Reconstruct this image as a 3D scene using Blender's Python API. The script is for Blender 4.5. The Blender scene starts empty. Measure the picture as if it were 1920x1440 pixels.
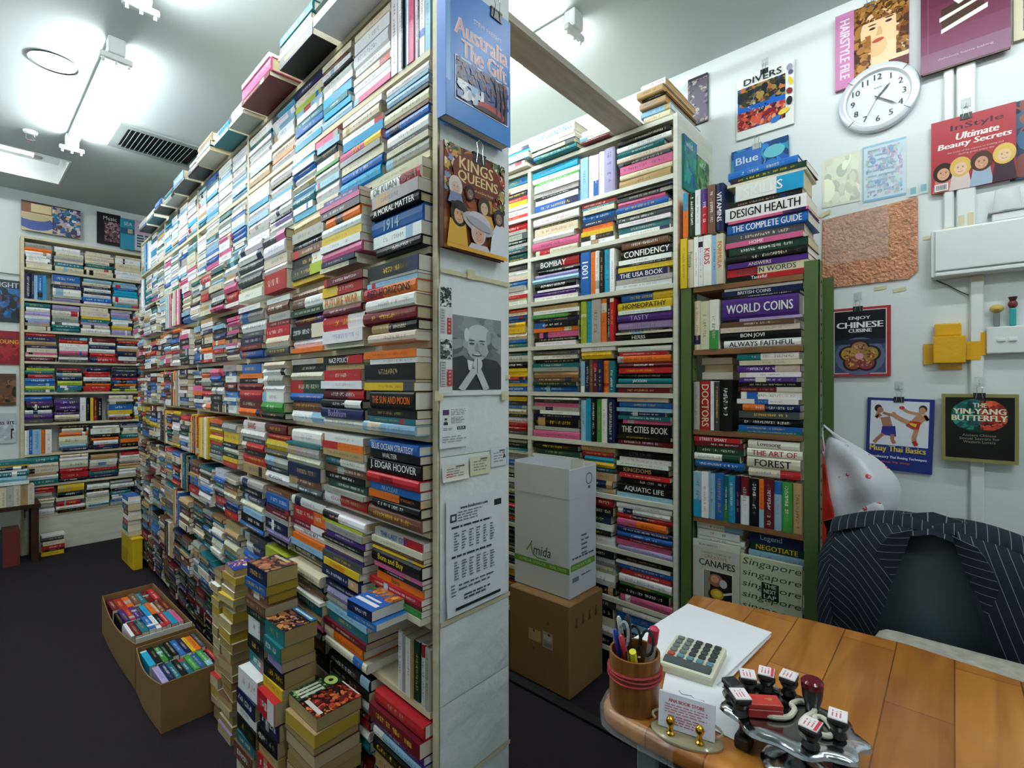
import bpy, bmesh, math, random, re
from mathutils import Vector, Matrix
from mathutils.bvhtree import BVHTree
random.seed(7)
S = bpy.context.scene
COL = S.collection
PI = math.pi
# ------------------------------------------------------------------ camera, world, exposure
F = 929.0; EYE = 1.34; YAW = math.atan2(1040, F)
sY, cY = math.sin(YAW), math.cos(YAW)
cd = bpy.data.cameras.new('camera'); cam = bpy.data.objects.new('camera', cd); COL.objects.link(cam)
cd.sensor_fit = 'HORIZONTAL'; cd.sensor_width = 36; cd.lens = 36*F/1920; cd.clip_start = .02
cam.location = (0, 0, EYE); cam.rotation_euler = (PI/2, 0, -YAW)
S.camera = cam
W = bpy.data.worlds.new('world'); S.world = W; W.use_nodes = True
W.node_tree.nodes['Background'].inputs[0].default_value = (.8, .9, 1, 1)
W.node_tree.nodes['Background'].inputs[1].default_value = .05
S.view_settings.view_transform = 'Standard'; S.view_settings.look = 'None'
S.view_settings.gamma = 1; S.view_settings.exposure = 0.0
S.view_settings.use_curve_mapping = False
S.cycles.use_denoising = True
S.cycles.max_bounces = 7; S.cycles.diffuse_bounces = 4; S.cycles.glossy_bounces = 3
S.cycles.sample_clamp_indirect = 6; S.cycles.caustics_reflective = False
TUBE = 92.0      # strength of the fluorescent tubes

def ray(px, py):
    u = (px-960)/F; return (sY+u*cY, cY-u*sY, -(py-720)/F)
def onX(px, py, x): r = ray(px, py); t = x/r[0]; return Vector((x, t*r[1], EYE+t*r[2]))
def onY(px, py, y): r = ray(px, py); t = y/r[1]; return Vector((t*r[0], y, EYE+t*r[2]))
def onZ(px, py, z): r = ray(px, py); t = (z-EYE)/r[2]; return Vector((t*r[0], t*r[1], z))

# ------------------------------------------------------------------ colours and materials
def lin(c):
    return tuple(x/12.92 if x <= .04045 else ((x+.055)/1.055)**2.4 for x in c)
def hx(h): return lin(tuple(int(h[i:i+2], 16)/255 for i in (0, 2, 4)))
PAL = dict(W='f2f2ef', I='ddd4ba', G='a6a7a0', X='43474b', K='0d0e10', N='18224a', B='2263ae', L='93bfd8', C='1f9cc4',
           T='1d6c74', E='3c8a3c', D='17382b', R='b3262c', M='641722', P='d2628c', O='e0701f', Y='e0bd2a', U='4b2d7a',
           V='a79bc8', S='6b4a36', A='b79a6c', Q='b5c23a')
CNAME = dict(W='white', I='cream', G='grey', X='charcoal', K='black', N='navy', B='blue', L='pale blue', C='cyan', T='teal',
             E='green', D='dark green', R='red', M='maroon', P='pink', O='orange', Y='yellow', U='purple', V='lavender',
             S='brown', A='tan', Q='lime')
C = {k: hx(v) for k, v in PAL.items()}
def sh(c, f): return tuple(min(1, x*f) for x in c)
MATS = {}
def mat(name, col=(.8, .8, .8), rough=.5, metal=0, var=.06, scale=30, bump=0, bscale=None, emit=None, trans=0, alpha=1, spec=.5, coat=0, attr=False):
    if name in MATS: return MATS[name]
    m = bpy.data.materials.new(name); m.use_nodes = True; nt = m.node_tree; N = nt.nodes; L = nt.links
    b = N['Principled BSDF']; b.inputs['Roughness'].default_value = rough; b.inputs['Metallic'].default_value = metal
    b.inputs['Specular IOR Level'].default_value = spec; b.inputs['Coat Weight'].default_value = coat
    b.inputs['Transmission Weight'].default_value = trans; b.inputs['Alpha'].default_value = alpha
    tc = N.new('ShaderNodeTexCoord'); nz = N.new('ShaderNodeTexNoise'); nz.inputs['Scale'].default_value = scale; nz.inputs['Detail'].default_value = 4
    L.new(tc.outputs['Object'], nz.inputs['Vector'])
    mr = N.new('ShaderNodeMapRange'); mr.inputs['To Min'].default_value = 1-var; mr.inputs['To Max'].default_value = 1+var
    L.new(nz.outputs['Fac'], mr.inputs['Value'])
    mx = N.new('ShaderNodeMix'); mx.data_type = 'RGBA'; mx.blend_type = 'MULTIPLY'; mx.inputs['Factor'].default_value = 1
    if attr:
        at = N.new('ShaderNodeAttribute'); at.attribute_name = 'Col'; L.new(at.outputs['Color'], mx.inputs[6])
    else: mx.inputs[6].default_value = (*col, 1)
    L.new(mr.outputs[0], mx.inputs[7]); L.new(mx.outputs[2], b.inputs['Base Color'])
    if bump:
        n2 = N.new('ShaderNodeTexNoise'); n2.inputs['Scale'].default_value = bscale or scale*3; n2.inputs['Detail'].default_value = 5
        L.new(tc.outputs['Object'], n2.inputs['Vector'])
        bp = N.new('ShaderNodeBump'); bp.inputs['Strength'].default_value = bump; bp.inputs['Distance'].default_value = .01
        L.new(n2.outputs['Fac'], bp.inputs['Height']); L.new(bp.outputs[0], b.inputs['Normal'])
    if emit:
        b.inputs['Emission Color'].default_value = (*emit[0], 1); b.inputs['Emission Strength'].default_value = emit[1]
    MATS[name] = m; return m

def math_n(nt, op, a, b=None, c=None):
    n = nt.nodes.new('ShaderNodeMath'); n.operation = op
    for i, v in enumerate((a, b, c)):
        if v is None: continue
        if isinstance(v, (int, float)): n.inputs[i].default_value = v
        else: nt.links.new(v, n.inputs[i])
    return n.outputs[0]

def book_cover_mat():
    m = bpy.data.materials.new('book_cover'); m.use_nodes = True; nt = m.node_tree; N = nt.nodes; L = nt.links
    b = N['Principled BSDF']; b.inputs['Roughness'].default_value = .4; b.inputs['Specular IOR Level'].default_value = .2
    ac = N.new('ShaderNodeAttribute'); ac.attribute_name = 'Col'; ai = N.new('ShaderNodeAttribute'); ai.attribute_name = 'Ink'
    uv = N.new('ShaderNodeUVMap'); uv.uv_map = 'UVMap'; sp = N.new('ShaderNodeSeparateXYZ'); L.new(uv.outputs[0], sp.inputs[0])
    u, v = sp.outputs[0], sp.outputs[1]; Lu = ac.outputs['Alpha']; seed = ai.outputs['Alpha']
    M = lambda *a: math_n(nt, *a)
    # printed lettering on a spine: rows of small strokes grouped into words
    def wn(x, y, z):
        cx = N.new('ShaderNodeCombineXYZ')
        for i, s_ in enumerate((x, y, z)):
            if isinstance(s_, (int, float)): cx.inputs[i].default_value = s_
            else: L.new(s_, cx.inputs[i])
        w = N.new('ShaderNodeTexWhiteNoise'); w.noise_dimensions = '3D'; L.new(cx.outputs[0], w.inputs['Vector']); return w.outputs['Value']
    gu = M('DIVIDE', u, .29); gi = M('FLOOR', gu); sx = M('FLOOR', M('MULTIPLY', M('FRACT', gu), 4))
    syf = M('MULTIPLY', M('DIVIDE', M('SUBTRACT', v, .34), .34), 4); sy = M('FLOOR', syf)
    on = M('GREATER_THAN', wn(M('ADD', M('MULTIPLY', gi, 4), sx), sy, seed), .38)
    on = M('MULTIPLY', on, M('LESS_THAN', sx, 2.5))
    on = M('MULTIPLY', on, M('GREATER_THAN', wn(gi, 91.3, seed), .2))
    on = M('MULTIPLY', on, M('MULTIPLY', M('GREATER_THAN', v, .34), M('LESS_THAN', v, .68)))
    r1 = wn(seed, 3.1, 5.7); r2 = wn(seed, 8.2, 1.3)
    on = M('MULTIPLY', on, M('GREATER_THAN', u, M('MULTIPLY', Lu, M('ADD', .05, M('MULTIPLY', r1, .3)))))
    on = M('MULTIPLY', on, M('LESS_THAN', u, M('MULTIPLY', Lu, M('ADD', .6, M('MULTIPLY', r2, .35)))))
    mx = N.new('ShaderNodeMix'); mx.data_type = 'RGBA'; L.new(on, mx.inputs['Factor']); L.new(ac.outputs['Color'], mx.inputs[6]); L.new(ai.outputs['Color'], mx.inputs[7])
    nz = N.new('ShaderNodeTexNoise'); nz.inputs['Scale'].default_value = 25; tc = N.new('ShaderNodeTexCoord'); L.new(tc.outputs['Object'], nz.inputs['Vector'])
    mr = N.new('ShaderNodeMapRange'); mr.inputs['To Min'].default_value = .9; mr.inputs['To Max'].default_value = 1.08; L.new(nz.outputs['Fac'], mr.inputs['Value'])
    m2 = N.new('ShaderNodeMix'); m2.data_type = 'RGBA'; m2.blend_type = 'MULTIPLY'; m2.inputs['Factor'].default_value = 1
    L.new(mx.outputs[2], m2.inputs[6]); L.new(mr.outputs[0], m2.inputs[7]); L.new(m2.outputs[2], b.inputs['Base Color'])
    MATS['book_cover'] = m; return m
def page_mat():
    m = mat('book_pages', rough=.85, var=.1, scale=18, attr=True); nt = m.node_tree; N = nt.nodes; L = nt.links
    # leaf edges: fine lines across the thickness (UV v runs across it)
    uv = N.new('ShaderNodeUVMap'); uv.uv_map = 'UVMap'; wv = N.new('ShaderNodeTexWave'); wv.bands_direction = 'Y'
    wv.inputs['Scale'].default_value = 7; wv.inputs['Distortion'].default_value = 2.5; wv.inputs['Detail'].default_value = 3; wv.inputs['Detail Scale'].default_value = .4
    L.new(uv.outputs[0], wv.inputs['Vector'])
    bp = N.new('ShaderNodeBump'); bp.inputs['Strength'].default_value = .12; bp.inputs['Distance'].default_value = .001
    L.new(wv.outputs['Fac'], bp.inputs['Height']); L.new(bp.outputs[0], N['Principled BSDF'].inputs['Normal'])
    return m
COVER = book_cover_mat(); PAGES = page_mat()
PRINT = mat('printed_paper', rough=.5, var=.05, scale=20, attr=True)
GLOSSP = mat('glossy_print', rough=.34, spec=.3, var=.05, scale=12, attr=True)
PAINT = mat('attribute_paint', rough=.45, var=.05, scale=25, attr=True)

def wood_mat(name, c1, c2, rough=.45, sx=(2, 30, 30), scale=1.0):
    m = mat(name, c1, rough, var=.05); nt = m.node_tree; N = nt.nodes; L = nt.links; b = N['Principled BSDF']
    tc = N.new('ShaderNodeTexCoord'); mp = N.new('ShaderNodeMapping'); mp.inputs['Scale'].default_value = sx; L.new(tc.outputs['Object'], mp.inputs['Vector'])
    nz = N.new('ShaderNodeTexNoise'); nz.inputs['Scale'].default_value = scale; nz.inputs['Detail'].default_value = 6; nz.inputs['Distortion'].default_value = .8
    L.new(mp.outputs[0], nz.inputs['Vector']); cr = N.new('ShaderNodeValToRGB'); cr.color_ramp.elements[0].color = (*c2, 1); cr.color_ramp.elements[1].color = (*c1, 1)
    cr.color_ramp.elements[0].position = .35; cr.color_ramp.elements[1].position = .65
    L.new(nz.outputs['Fac'], cr.inputs[0]); L.new(cr.outputs[0], b.inputs['Base Color']); return m
WALL = mat('wall_paint', hx('dfe5e4'), .6, var=.03, scale=3, bump=.08, bscale=60)
CEIL = mat('ceiling_paint', hx('bfc7c5'), .7, var=.02, scale=2)
SHELFW = wood_mat('cream_shelf_board', hx('d9cfb2'), hx('cdc09c'), .55, (4, 4, 40))
PLY = wood_mat('raw_plank', hx('b7b0a3'), hx('a09a8d'), .6, (3, 30, 30))
GREEN = mat('green_metal', hx('4c6232'), .42, 0, .06, 15)
BROWNSH = wood_mat('brown_shelf_board', hx('8a6238'), hx('6e4a28'), .5, (30, 3, 30))
CARD = mat('brown_cardboard', hx('86653b'), .75, var=.08, scale=12)
CHROME = mat('chrome', hx('b4b8bc'), .16, 1, .03)
BLACKP = mat('black_plastic', hx('141416'), .35)
STEEL = mat('wire_steel', hx('b9bcbc'), .25, 1)
WHITEP = mat('white_plastic', hx('e2e6e4'), .35, var=.02)
BRASS = mat('brass', hx('d9a93c'), .2, 1)

# ------------------------------------------------------------------ mesh builder
class MB:
    def __init__(s): s.v = []; s.f = []; s.m = []; s.c = []; s.k = []; s.uv = []
    def poly(s, pts, col=(.8, .8, .8), mi=0, ink=None, uv=None):
        b = len(s.v); s.v.extend(tuple(p) for p in pts); s.f.append(tuple(range(b, b+len(pts))))
        s.m.append(mi); s.c.append(col); s.k.append(ink or (*col[:3], 0)); s.uv.append(uv)
    def faces(s, verts, faces, col=(.8, .8, .8), mi=0):
        b = len(s.v); s.v.extend(tuple(p) for p in verts)
        for f in faces:
            s.f.append(tuple(b+i for i in f)); s.m.append(mi); s.c.append(col); s.k.append((*col[:3], 0)); s.uv.append(None)
    def box(s, p0, p1, col=(.8, .8, .8), mi=0, M=None):
        x0, y0, z0 = p0; x1, y1, z1 = p1
        V = [(x0, y0, z0), (x1, y0, z0), (x1, y1, z0), (x0, y1, z0), (x0, y0, z1), (x1, y0, z1), (x1, y1, z1), (x0, y1, z1)]
        if M is not None: V = [M @ Vector(q) for q in V]
        s.faces(V, [(0, 3, 2, 1), (4, 5, 6, 7), (0, 1, 5, 4), (1, 2, 6, 5), (2, 3, 7, 6), (3, 0, 4, 7)], col, mi)
    def rbox(s, p0, p1, r, col=(.8, .8, .8), mi=0, M=None, seg=2):
        bm = bmesh.new(); bmesh.ops.create_cube(bm, size=1)
        for v in bm.verts:
            v.co = Vector([(p0[i]+p1[i])/2+v.co[i]*(p1[i]-p0[i]) for i in range(3)])
        bmesh.ops.bevel(bm, geom=bm.edges[:], offset=r, segments=seg, affect='EDGES', profile=.6)
        s.bm(bm, col, mi, M)
    def bm(s, bm, col=(.8, .8, .8), mi=0, M=None):
        bm.verts.index_update(); V = [(M @ v.co) if M is not None else v.co.copy() for v in bm.verts]
        s.faces(V, [tuple(v.index for v in f.verts) for f in bm.faces], col, mi); bm.free()
    def tube(s, path, r, col=(.8, .8, .8), mi=0, n=8, closed=False):
        P = [Vector(p) for p in path]; R = r if isinstance(r, (list, tuple)) else [r]*len(P); V = []; Fc = []
        up = Vector((0, 0, 1))
        for i, p in enumerate(P):
            a = P[(i-1) % len(P)] if (i or closed) else P[0]; b = P[(i+1) % len(P)] if (i < len(P)-1 or closed) else P[-1]
            t = (b-a).normalized(); q = up if abs(t.dot(up)) < .95 else Vector((1, 0, 0))
            e = t.cross(q).normalized(); g = e.cross(t)
            V += [p+R[i]*(math.cos(2*PI*j/n)*e+math.sin(2*PI*j/n)*g) for j in range(n)]
        m = len(P)
        for i in range(m if closed else m-1):
            for j in range(n):
                a = i*n+j; b = i*n+(j+1) % n; c = ((i+1) % m)*n
                Fc.append((a, b, c+(j+1) % n, c+j))
        if not closed: Fc += [tuple(range(n))[::-1], tuple((m-1)*n+j for j in range(n))]
        s.faces(V, Fc, col, mi)
    def lathe(s, prof, col=(.8, .8, .8), mi=0, n=24, M=None, sx=1, sy=1, cap=True):
        V = []; Fc = []
        for r, z in prof:
            for j in range(n):
                p = Vector((r*sx*math.cos(2*PI*j/n), r*sy*math.sin(2*PI*j/n), z)); V.append(M @ p if M is not None else p)
        for i in range(len(prof)-1):
            for j in range(n):
                a = i*n+j; b = i*n+(j+1) % n; Fc.append((a, b, b+n, a+n))
        if cap and prof[0][0] > 1e-3: Fc.append(tuple(range(n))[::-1])
        if cap and prof[-1][0] > 1e-3: Fc.append(tuple((len(prof)-1)*n+j for j in range(n)))
        s.faces(V, Fc, col, mi)
    def sphere(s, c, r, col=(.8, .8, .8), mi=0, n=12, sc=(1, 1, 1)):
        M = Matrix.Translation(c) @ Matrix.Diagonal((sc[0], sc[1], sc[2], 1))
        s.lathe([(max(1e-6, r*math.sin(PI*i/8)), -r*math.cos(PI*i/8)) for i in range(9)], col, mi, n, M)
    def prism(s, pts, d, col=(.8, .8, .8), mi=0, M=None):
        a = [Vector((x, y, 0)) for x, y in pts]; b = [Vector((x, y, d)) for x, y in pts]
        V = a+b; n = len(pts)
        if M is not None: V = [M @ q for q in V]
        s.faces(V, [tuple(range(n))[::-1], tuple(range(n, 2*n))]+[(i, (i+1) % n, n+(i+1) % n, n+i) for i in range(n)], col, mi)
    def grid(s, G, col=(.8, .8, .8), mi=0, uvs=None):
        r = len(G); c = len(G[0]); b = len(s.v); s.v.extend(tuple(p) for row in G for p in row)
        for i in range(r-1):
            for j in range(c-1):
                s.f.append((b+i*c+j, b+i*c+j+1, b+(i+1)*c+j+1, b+(i+1)*c+j)); s.m.append(mi); s.c.append(col); s.k.append((*col[:3], 0))
                s.uv.append([uvs[i][j], uvs[i][j+1], uvs[i+1][j+1], uvs[i+1][j]] if uvs else None)
    def mesh(s, name, mats, smooth=False, origin=None):
        me = bpy.data.meshes.new(name)
        o = Vector(origin) if origin is not None else Vector((0, 0, 0))
        me.from_pydata([tuple(Vector(p)-o) for p in s.v], [], s.f)
        for m in mats: me.materials.append(m)
        me.polygons.foreach_set('material_index', s.m)
        cc = []; kk = []; uu = []
        for f, c, k, uv in zip(s.f, s.c, s.k, s.uv):
            n = len(f); c4 = tuple(c) if len(c) == 4 else (*c, 1); k4 = tuple(k)
            cc.extend(c4*n); kk.extend(k4*n)
            if uv: uu.extend(x for q in uv for x in q)
            else: uu.extend((-9, -9)*n)
        a = me.color_attributes.new('Col', 'FLOAT_COLOR', 'CORNER'); a.data.foreach_set('color', cc)
        a = me.color_attributes.new('Ink', 'FLOAT_COLOR', 'CORNER'); a.data.foreach_set('color', kk)
        l = me.uv_layers.new(name='UVMap'); l.data.foreach_set('uv', uu)
        if smooth: me.polygons.foreach_set('use_smooth', [True]*len(s.f))
        me.update(); return me
    def build(s, name, mats, parent=None, smooth=False, origin=None):
        if not isinstance(mats, (list, tuple)): mats = [mats]
        ob = bpy.data.objects.new(name, s.mesh(name, mats, smooth, origin)); COL.objects.link(ob)
        if parent is not None:
            ob.parent = parent
            if origin is None: ob.matrix_parent_inverse = parent.matrix_basis.inverted()
        if origin is not None and parent is None: ob.location = origin
        if smooth:
            try: ob.data.set_sharp_from_angle(angle=.7)
            except Exception: pass
        return ob
def tag(o, label=None, cat=None, group=None, kind=None):
    if label: o['label'] = label
    if cat: o['category'] = cat
    if group: o['group'] = group
    if kind: o['kind'] = kind
    return o
def empty(name, loc, label, cat, group=None):
    o = bpy.data.objects.new(name, None); COL.objects.link(o); o.location = loc; o.empty_display_size = .05
    return tag(o, label, cat, group)

# ------------------------------------------------------------------ flat printed artwork
_tx = {}
def text_geo(t):
    if t in _tx: return _tx[t]
    cu = bpy.data.curves.new('t', 'FONT'); cu.body = t; cu.resolution_u = 2; cu.size = 1; cu.fill_mode = 'FRONT'
    ob = bpy.data.objects.new('t', cu); COL.objects.link(ob)
    me = bpy.data.meshes.new_from_object(ob.evaluated_get(bpy.context.evaluated_depsgraph_get()))
    V = [(v.co.x, v.co.y) for v in me.vertices]; Fc = [tuple(p.vertices) for p in me.polygons]
    bpy.data.objects.remove(ob); bpy.data.curves.remove(cu); bpy.data.meshes.remove(me)
    x0 = min(v[0] for v in V); x1 = max(v[0] for v in V); y0 = min(v[1] for v in V); y1 = max(v[1] for v in V)
    _tx[t] = ([((x-x0)/(x1-x0), (y-y0)/(y1-y0)) for x, y in V], Fc, (x1-x0)/(y1-y0)); return _tx[t]
def clip(pts, w, h):
    for ax, lim, sg in ((0, 0, 1), (0, w, -1), (1, 0, 1), (1, h, -1)):
        out = []; n = len(pts)
        for i in range(n):
            a, b = pts[i], pts[(i+1) % n]; da = sg*(a[ax]-lim); db = sg*(b[ax]-lim)
            if da >= 0: out.append(a)
            if (da >= 0) != (db >= 0):
                t = da/(da-db); out.append((a[0]+t*(b[0]-a[0]), a[1]+t*(b[1]-a[1])))
        pts = out
        if len(pts) < 3: return None
    return pts
class Art:
    """flat print of w x h units; y runs up"""
    def __init__(s, w, h, bg=None):
        s.w, s.h, s.items, s.n = w, h, [], 0
        s.win = None
        if bg: s.R(0, 0, w, h, bg)
    def col(s, c): return c if not isinstance(c, str) else (C[c] if len(c) == 1 else hx(c))
    def P(s, pts, c):
        if s.win:
            x, y, w, h = s.win; q = clip([(a-x, b-y) for a, b in pts], w, h); q = q and [(a+x, b+y) for a, b in q]
        else: q = clip(pts, s.w, s.h)
        if q: s.n += 1; s.items.append((q, [tuple(range(len(q)))], s.col(c), s.n))
    def R(s, x, y, w, h, c): s.P([(x, y), (x+w, y), (x+w, y+h), (x, y+h)], c)
    def E(s, x, y, rx, ry, c, rot=0, n=22):
        ca, sa = math.cos(rot), math.sin(rot)
        s.P([(x+rx*math.cos(a)*ca-ry*math.sin(a)*sa, y+rx*math.cos(a)*sa+ry*math.sin(a)*ca) for a in (2*PI*i/n for i in range(n))], c)
    def ring(s, x, y, r0, r1, c, n=24, sy=1):
        for i in range(n):
            a, b = 2*PI*i/n, 2*PI*(i+1)/n
            s.P([(x+r0*math.cos(a), y+sy*r0*math.sin(a)), (x+r1*math.cos(a), y+sy*r1*math.sin(a)), (x+r1*math.cos(b), y+sy*r1*math.sin(b)), (x+r0*math.cos(b), y+sy*r0*math.sin(b))], c); s.n -= 1
        s.n += 1
    def line(s, pts, wd, c):
        for (a, b), (p, q) in zip(pts, pts[1:]):
            l = math.hypot(p-a, q-b) or 1; nx, ny = -(q-b)/l*wd/2, (p-a)/l*wd/2
            s.P([(a+nx, b+ny), (p+nx, q+ny), (p-nx, q-ny), (a-nx, b-ny)], c); s.n -= 1
        s.n += 1
    def T(s, t, x, y, h, c, w=None, al='l', shear=0, rot=0, bold=0):
        V, Fc, asp = text_geo(t); w = w or h*asp; s.n += 1
        ox = {'l': 0, 'c': -w/2, 'r': -w}[al]; ca, sa = math.cos(rot), math.sin(rot)
        for k in ((0,) if not bold else (-bold, bold)):
            q = []
            for a, b in V:
                px = ox+a*w+shear*b*h+k; py = b*h
                q.append((x+px*ca-py*sa, y+px*sa+py*ca))
            s.items.append((q, Fc, s.col(c), s.n)); s.n += .3
    def blot(s, x, y, w, h, cols, n, seed=1, r=(.05, .2)):
        rnd = random.Random(seed); old = s.win; s.win = (x, y, w, h)
        r = (r[0]*.5, r[1]*.6); dn = s.n
        for _ in range(n*3):
            q = rnd.uniform(*r)*min(w, h)
            s.E(x+rnd.random()*w, y+rnd.random()*h, q*rnd.uniform(.6, 1.6), q*rnd.uniform(.5, 1.2), sh(s.col(rnd.choice(cols)), rnd.uniform(.75, 1.2)), rnd.random()*3, 11)
            s.n -= .92
        s.win = old; s.n += 1
    def lines(s, x, y, w, n, lh, c, seed=1, fill=.55, ragged=.3):
        rnd = random.Random(seed)
        for i in range(n):
            xx = x; end = x+w*(1-rnd.random()*ragged)
            while xx < end:
                ww = min(rnd.uniform(.8, 3.2)*lh, end-xx); s.R(xx, y-i*lh*1.0, ww, lh*fill, c); s.n -= 1; xx += ww+lh*.5
        s.n += 1
    def face(s, x, y, r, skin, hair, smile=True, hs=1.25):
        s.E(x, y+r*.25, r*1.05*hs, r*1.3*hs, hair); s.E(x, y, r*.78, r, skin)
        d = sh(s.col(skin), .55)
        for k in (-1, 1): s.E(x+k*r*.3, y+r*.18, r*.11, r*.06, '2a1d18'); s.E(x+k*r*.3, y+r*.34, r*.16, r*.035, sh(s.col(hair), .7))
        s.P([(x-r*.05, y+r*.1), (x+r*.05, y+r*.1), (x+r*.12, y-r*.18), (x-r*.1, y-r*.18)], sh(s.col(skin), .86))
        s.E(x, y-r*.45, r*.3, r*.1, 'b8433f')
        if smile: s.E(x, y-r*.43, r*.22, r*.045, 'f0ece4')
    def put(s, mb, M, d=.00012, base=.0003, mi=0):
        for V, Fc, c, k in s.items: mb.faces([M @ Vector((a, b, base+d*k)) for a, b in V], Fc, c, mi)
def frame(o, r, u):
    r = Vector(r).normalized(); u = Vector(u).normalized(); n = r.cross(u)
    M = Matrix.Identity(4); M.col[0][:3] = r; M.col[1][:3] = u; M.col[2][:3] = n; M.translation = o; return M
def rx(yaw=0): return Vector((0, -math.cos(yaw), 0))

# ================================================================== the room
CZ = 2.885; RW = 2.40; BW = 5.56; LWX = -2.6; FWY = -2.4
def wallbox(name, p0, p1, m, col=(.8, .8, .8)):
    b = MB(); b.box(p0, p1, col); return tag(b.build(name, m), kind='structure')
FLOORM = mat('carpet', hx('2a252a'), .95, var=.35, scale=160, bump=.5, bscale=300, spec=.1)
wallbox('floor', (LWX, FWY, -.05), (RW, BW, 0), FLOORM)
wallbox('wall_right', (RW, FWY, -.05), (RW+.1, BW+.1, CZ+.2), WALL)
wallbox('wall_back', (LWX, BW, -.05), (RW, BW+.1, CZ+.2), WALL)
wallbox('wall_left', (LWX-.1, FWY, -.05), (LWX, BW+.1, CZ+.2), WALL)
wallbox('wall_front', (LWX, FWY-.1, -.05), (RW, FWY, CZ+.2), WALL)
HX0, HX1, HY0, HY1 = -.75, .525, 4.58, 5.16           # hole for the sunken light
b = MB()
for p0, p1 in (((LWX, FWY), (HX0, BW)), ((HX1, FWY), (RW, BW)), ((HX0, FWY), (HX1, HY0)), ((HX0, HY1), (HX1, BW))):
    b.box((*p0, CZ), (*p1, CZ+.04))
tag(b.build('ceiling', CEIL), kind='structure')
wallbox('trim_1', (1.655, -.9, 0), (1.70, 2.6, .012), mat('dark_floor_edging', hx('141416'), .5))

# ------------------------------------------------------------------ lamps
TUBEM = mat('lit_tube', (1, 1, 1), .4, emit=((.90, .985, 1.0), TUBE))
FILLM = mat('worn_tube', (1, 1, 1), .4, emit=((.90, .985, 1.0), TUBE*1.4))  # for the added fill lamp, stronger than the other tubes
def batten(x, y0, y1, label, tm=TUBEM, zc=CZ):
    o = empty('tube_light', (x, (y0+y1)/2, zc), label, 'light', 'bare tube lights along the ceiling')
    b = MB(); b.rbox((x-.022, y0+.06, zc-.045), (x+.022, y1-.06, zc-.001), .006); b.build('batten', WHITEP, o)
    for y, sg in ((y0, 1), (y1, -1)):
        b = MB(); b.rbox((x-.032, min(y, y+.055*sg), zc-.075), (x+.032, max(y, y+.055*sg), zc-.001), .008)
        b.rbox((x-.06, min(y+.012*sg, y+.04*sg), zc-.098), (x+.06, max(y+.012*sg, y+.04*sg), zc-.072), .008)
        for dx in (-.045, 0, .045): b.tube([(x+dx, y+.026*sg, zc-.096), (x+dx, y+.026*sg, zc-.112)], .006, n=6)
        b.build('lamp_holder', WHITEP, o)
    b = MB(); b.tube([(x, y0+.04, zc-.085), (x, y1-.04, zc-.085)], .014, n=10); b.build('tube', tm, o, smooth=True)
    return o
batten(.475, 2.78, 4.12, 'glowing tube light over the dim aisle, beyond the round downlight')
batten(.475, 1.0, 2.38, 'tube light cut off by the top edge, nearest over the long bookcase')
batten(1.71, 1.155, 2.50, 'tube light behind the plank that bridges the two bookcases')
batten(1.55, -.85, .47, 'tube light above the desk', mat('desk_tube', (1, 1, 1), .4, emit=((.90, .985, 1.0), TUBE*.75)))
batten(-.42, 1.2, 2.52, 'tube light over the open shop floor beyond the dim aisle')  # added out of view to brighten the upper rows of the long bookcase
batten(-.42, 2.9, 4.22, 'tube light over the open shop floor towards the low dark table')  # second unseen tube, added to brighten the same bookcase further along
batten(.25, -1.75, -.45, 'tube light behind the viewer near the shop entrance', FILLM)  # added fill, lights the end panel and page ends from the viewer's side
# sunken light box
o = empty('sunken_light', (0, 4.87, CZ), 'white light box sunk into the ceiling above the back bookcase', 'light')
b = MB(); z1 = CZ+.14
b.box((HX0-.02, HY0-.02, z1), (HX1+.02, HY1+.02, z1+.01))
b.box((HX0-.004, HY0, CZ-.004), (HX0+.006, HY1, z1)); b.box((HX1-.006, HY0, CZ-.004), (HX1+.004, HY1, z1))
b.box((HX0+.006, HY0-.004, CZ-.004), (HX1-.006, HY0+.006, z1)); b.box((HX0+.006, HY1-.006, CZ-.004), (HX1-.006, HY1+.004, z1))
b.build('housing', WHITEP, o)
b = MB(); b.rbox((HX0+.02, 4.80, CZ+.09), (HX1-.12, 4.86, z1), .006); b.build('batten', WHITEP, o)
b = MB(); b.rbox((HX1-.17, 4.79, CZ+.055), (HX1-.12, 4.87, CZ+.1), .006); b.build('lamp_holder', WHITEP, o)
b = MB(); b.tube([(HX0+.05, 4.83, CZ+.07), (HX1-.16, 4.83, CZ+.07)], .013, n=10)
b.build('tube', mat('weak_tube', (1, 1, 1), .4, emit=((.93, .985, 1), 40)), o, smooth=True)
# round downlight
p = onZ(101, 117, CZ); o = empty('downlight', p, 'round recessed downlight beside the glowing tube of the dim aisle', 'light')
b = MB(); M = Matrix.Translation(p)
b.lathe([(.082, 0), (.092, -.006), (.10, -.003), (.10, -.0005)], n=32, M=M, cap=False); b.build('ring', STEEL, o, smooth=True)
b = MB(); b.lathe([(.0001, -.003), (.081, -.003), (.081, -.0005)], n=32, M=M)
b.build('lens', mat('lit_lens', (1, 1, 1), .3, emit=((1, 1, 1), 9)), o)
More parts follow.
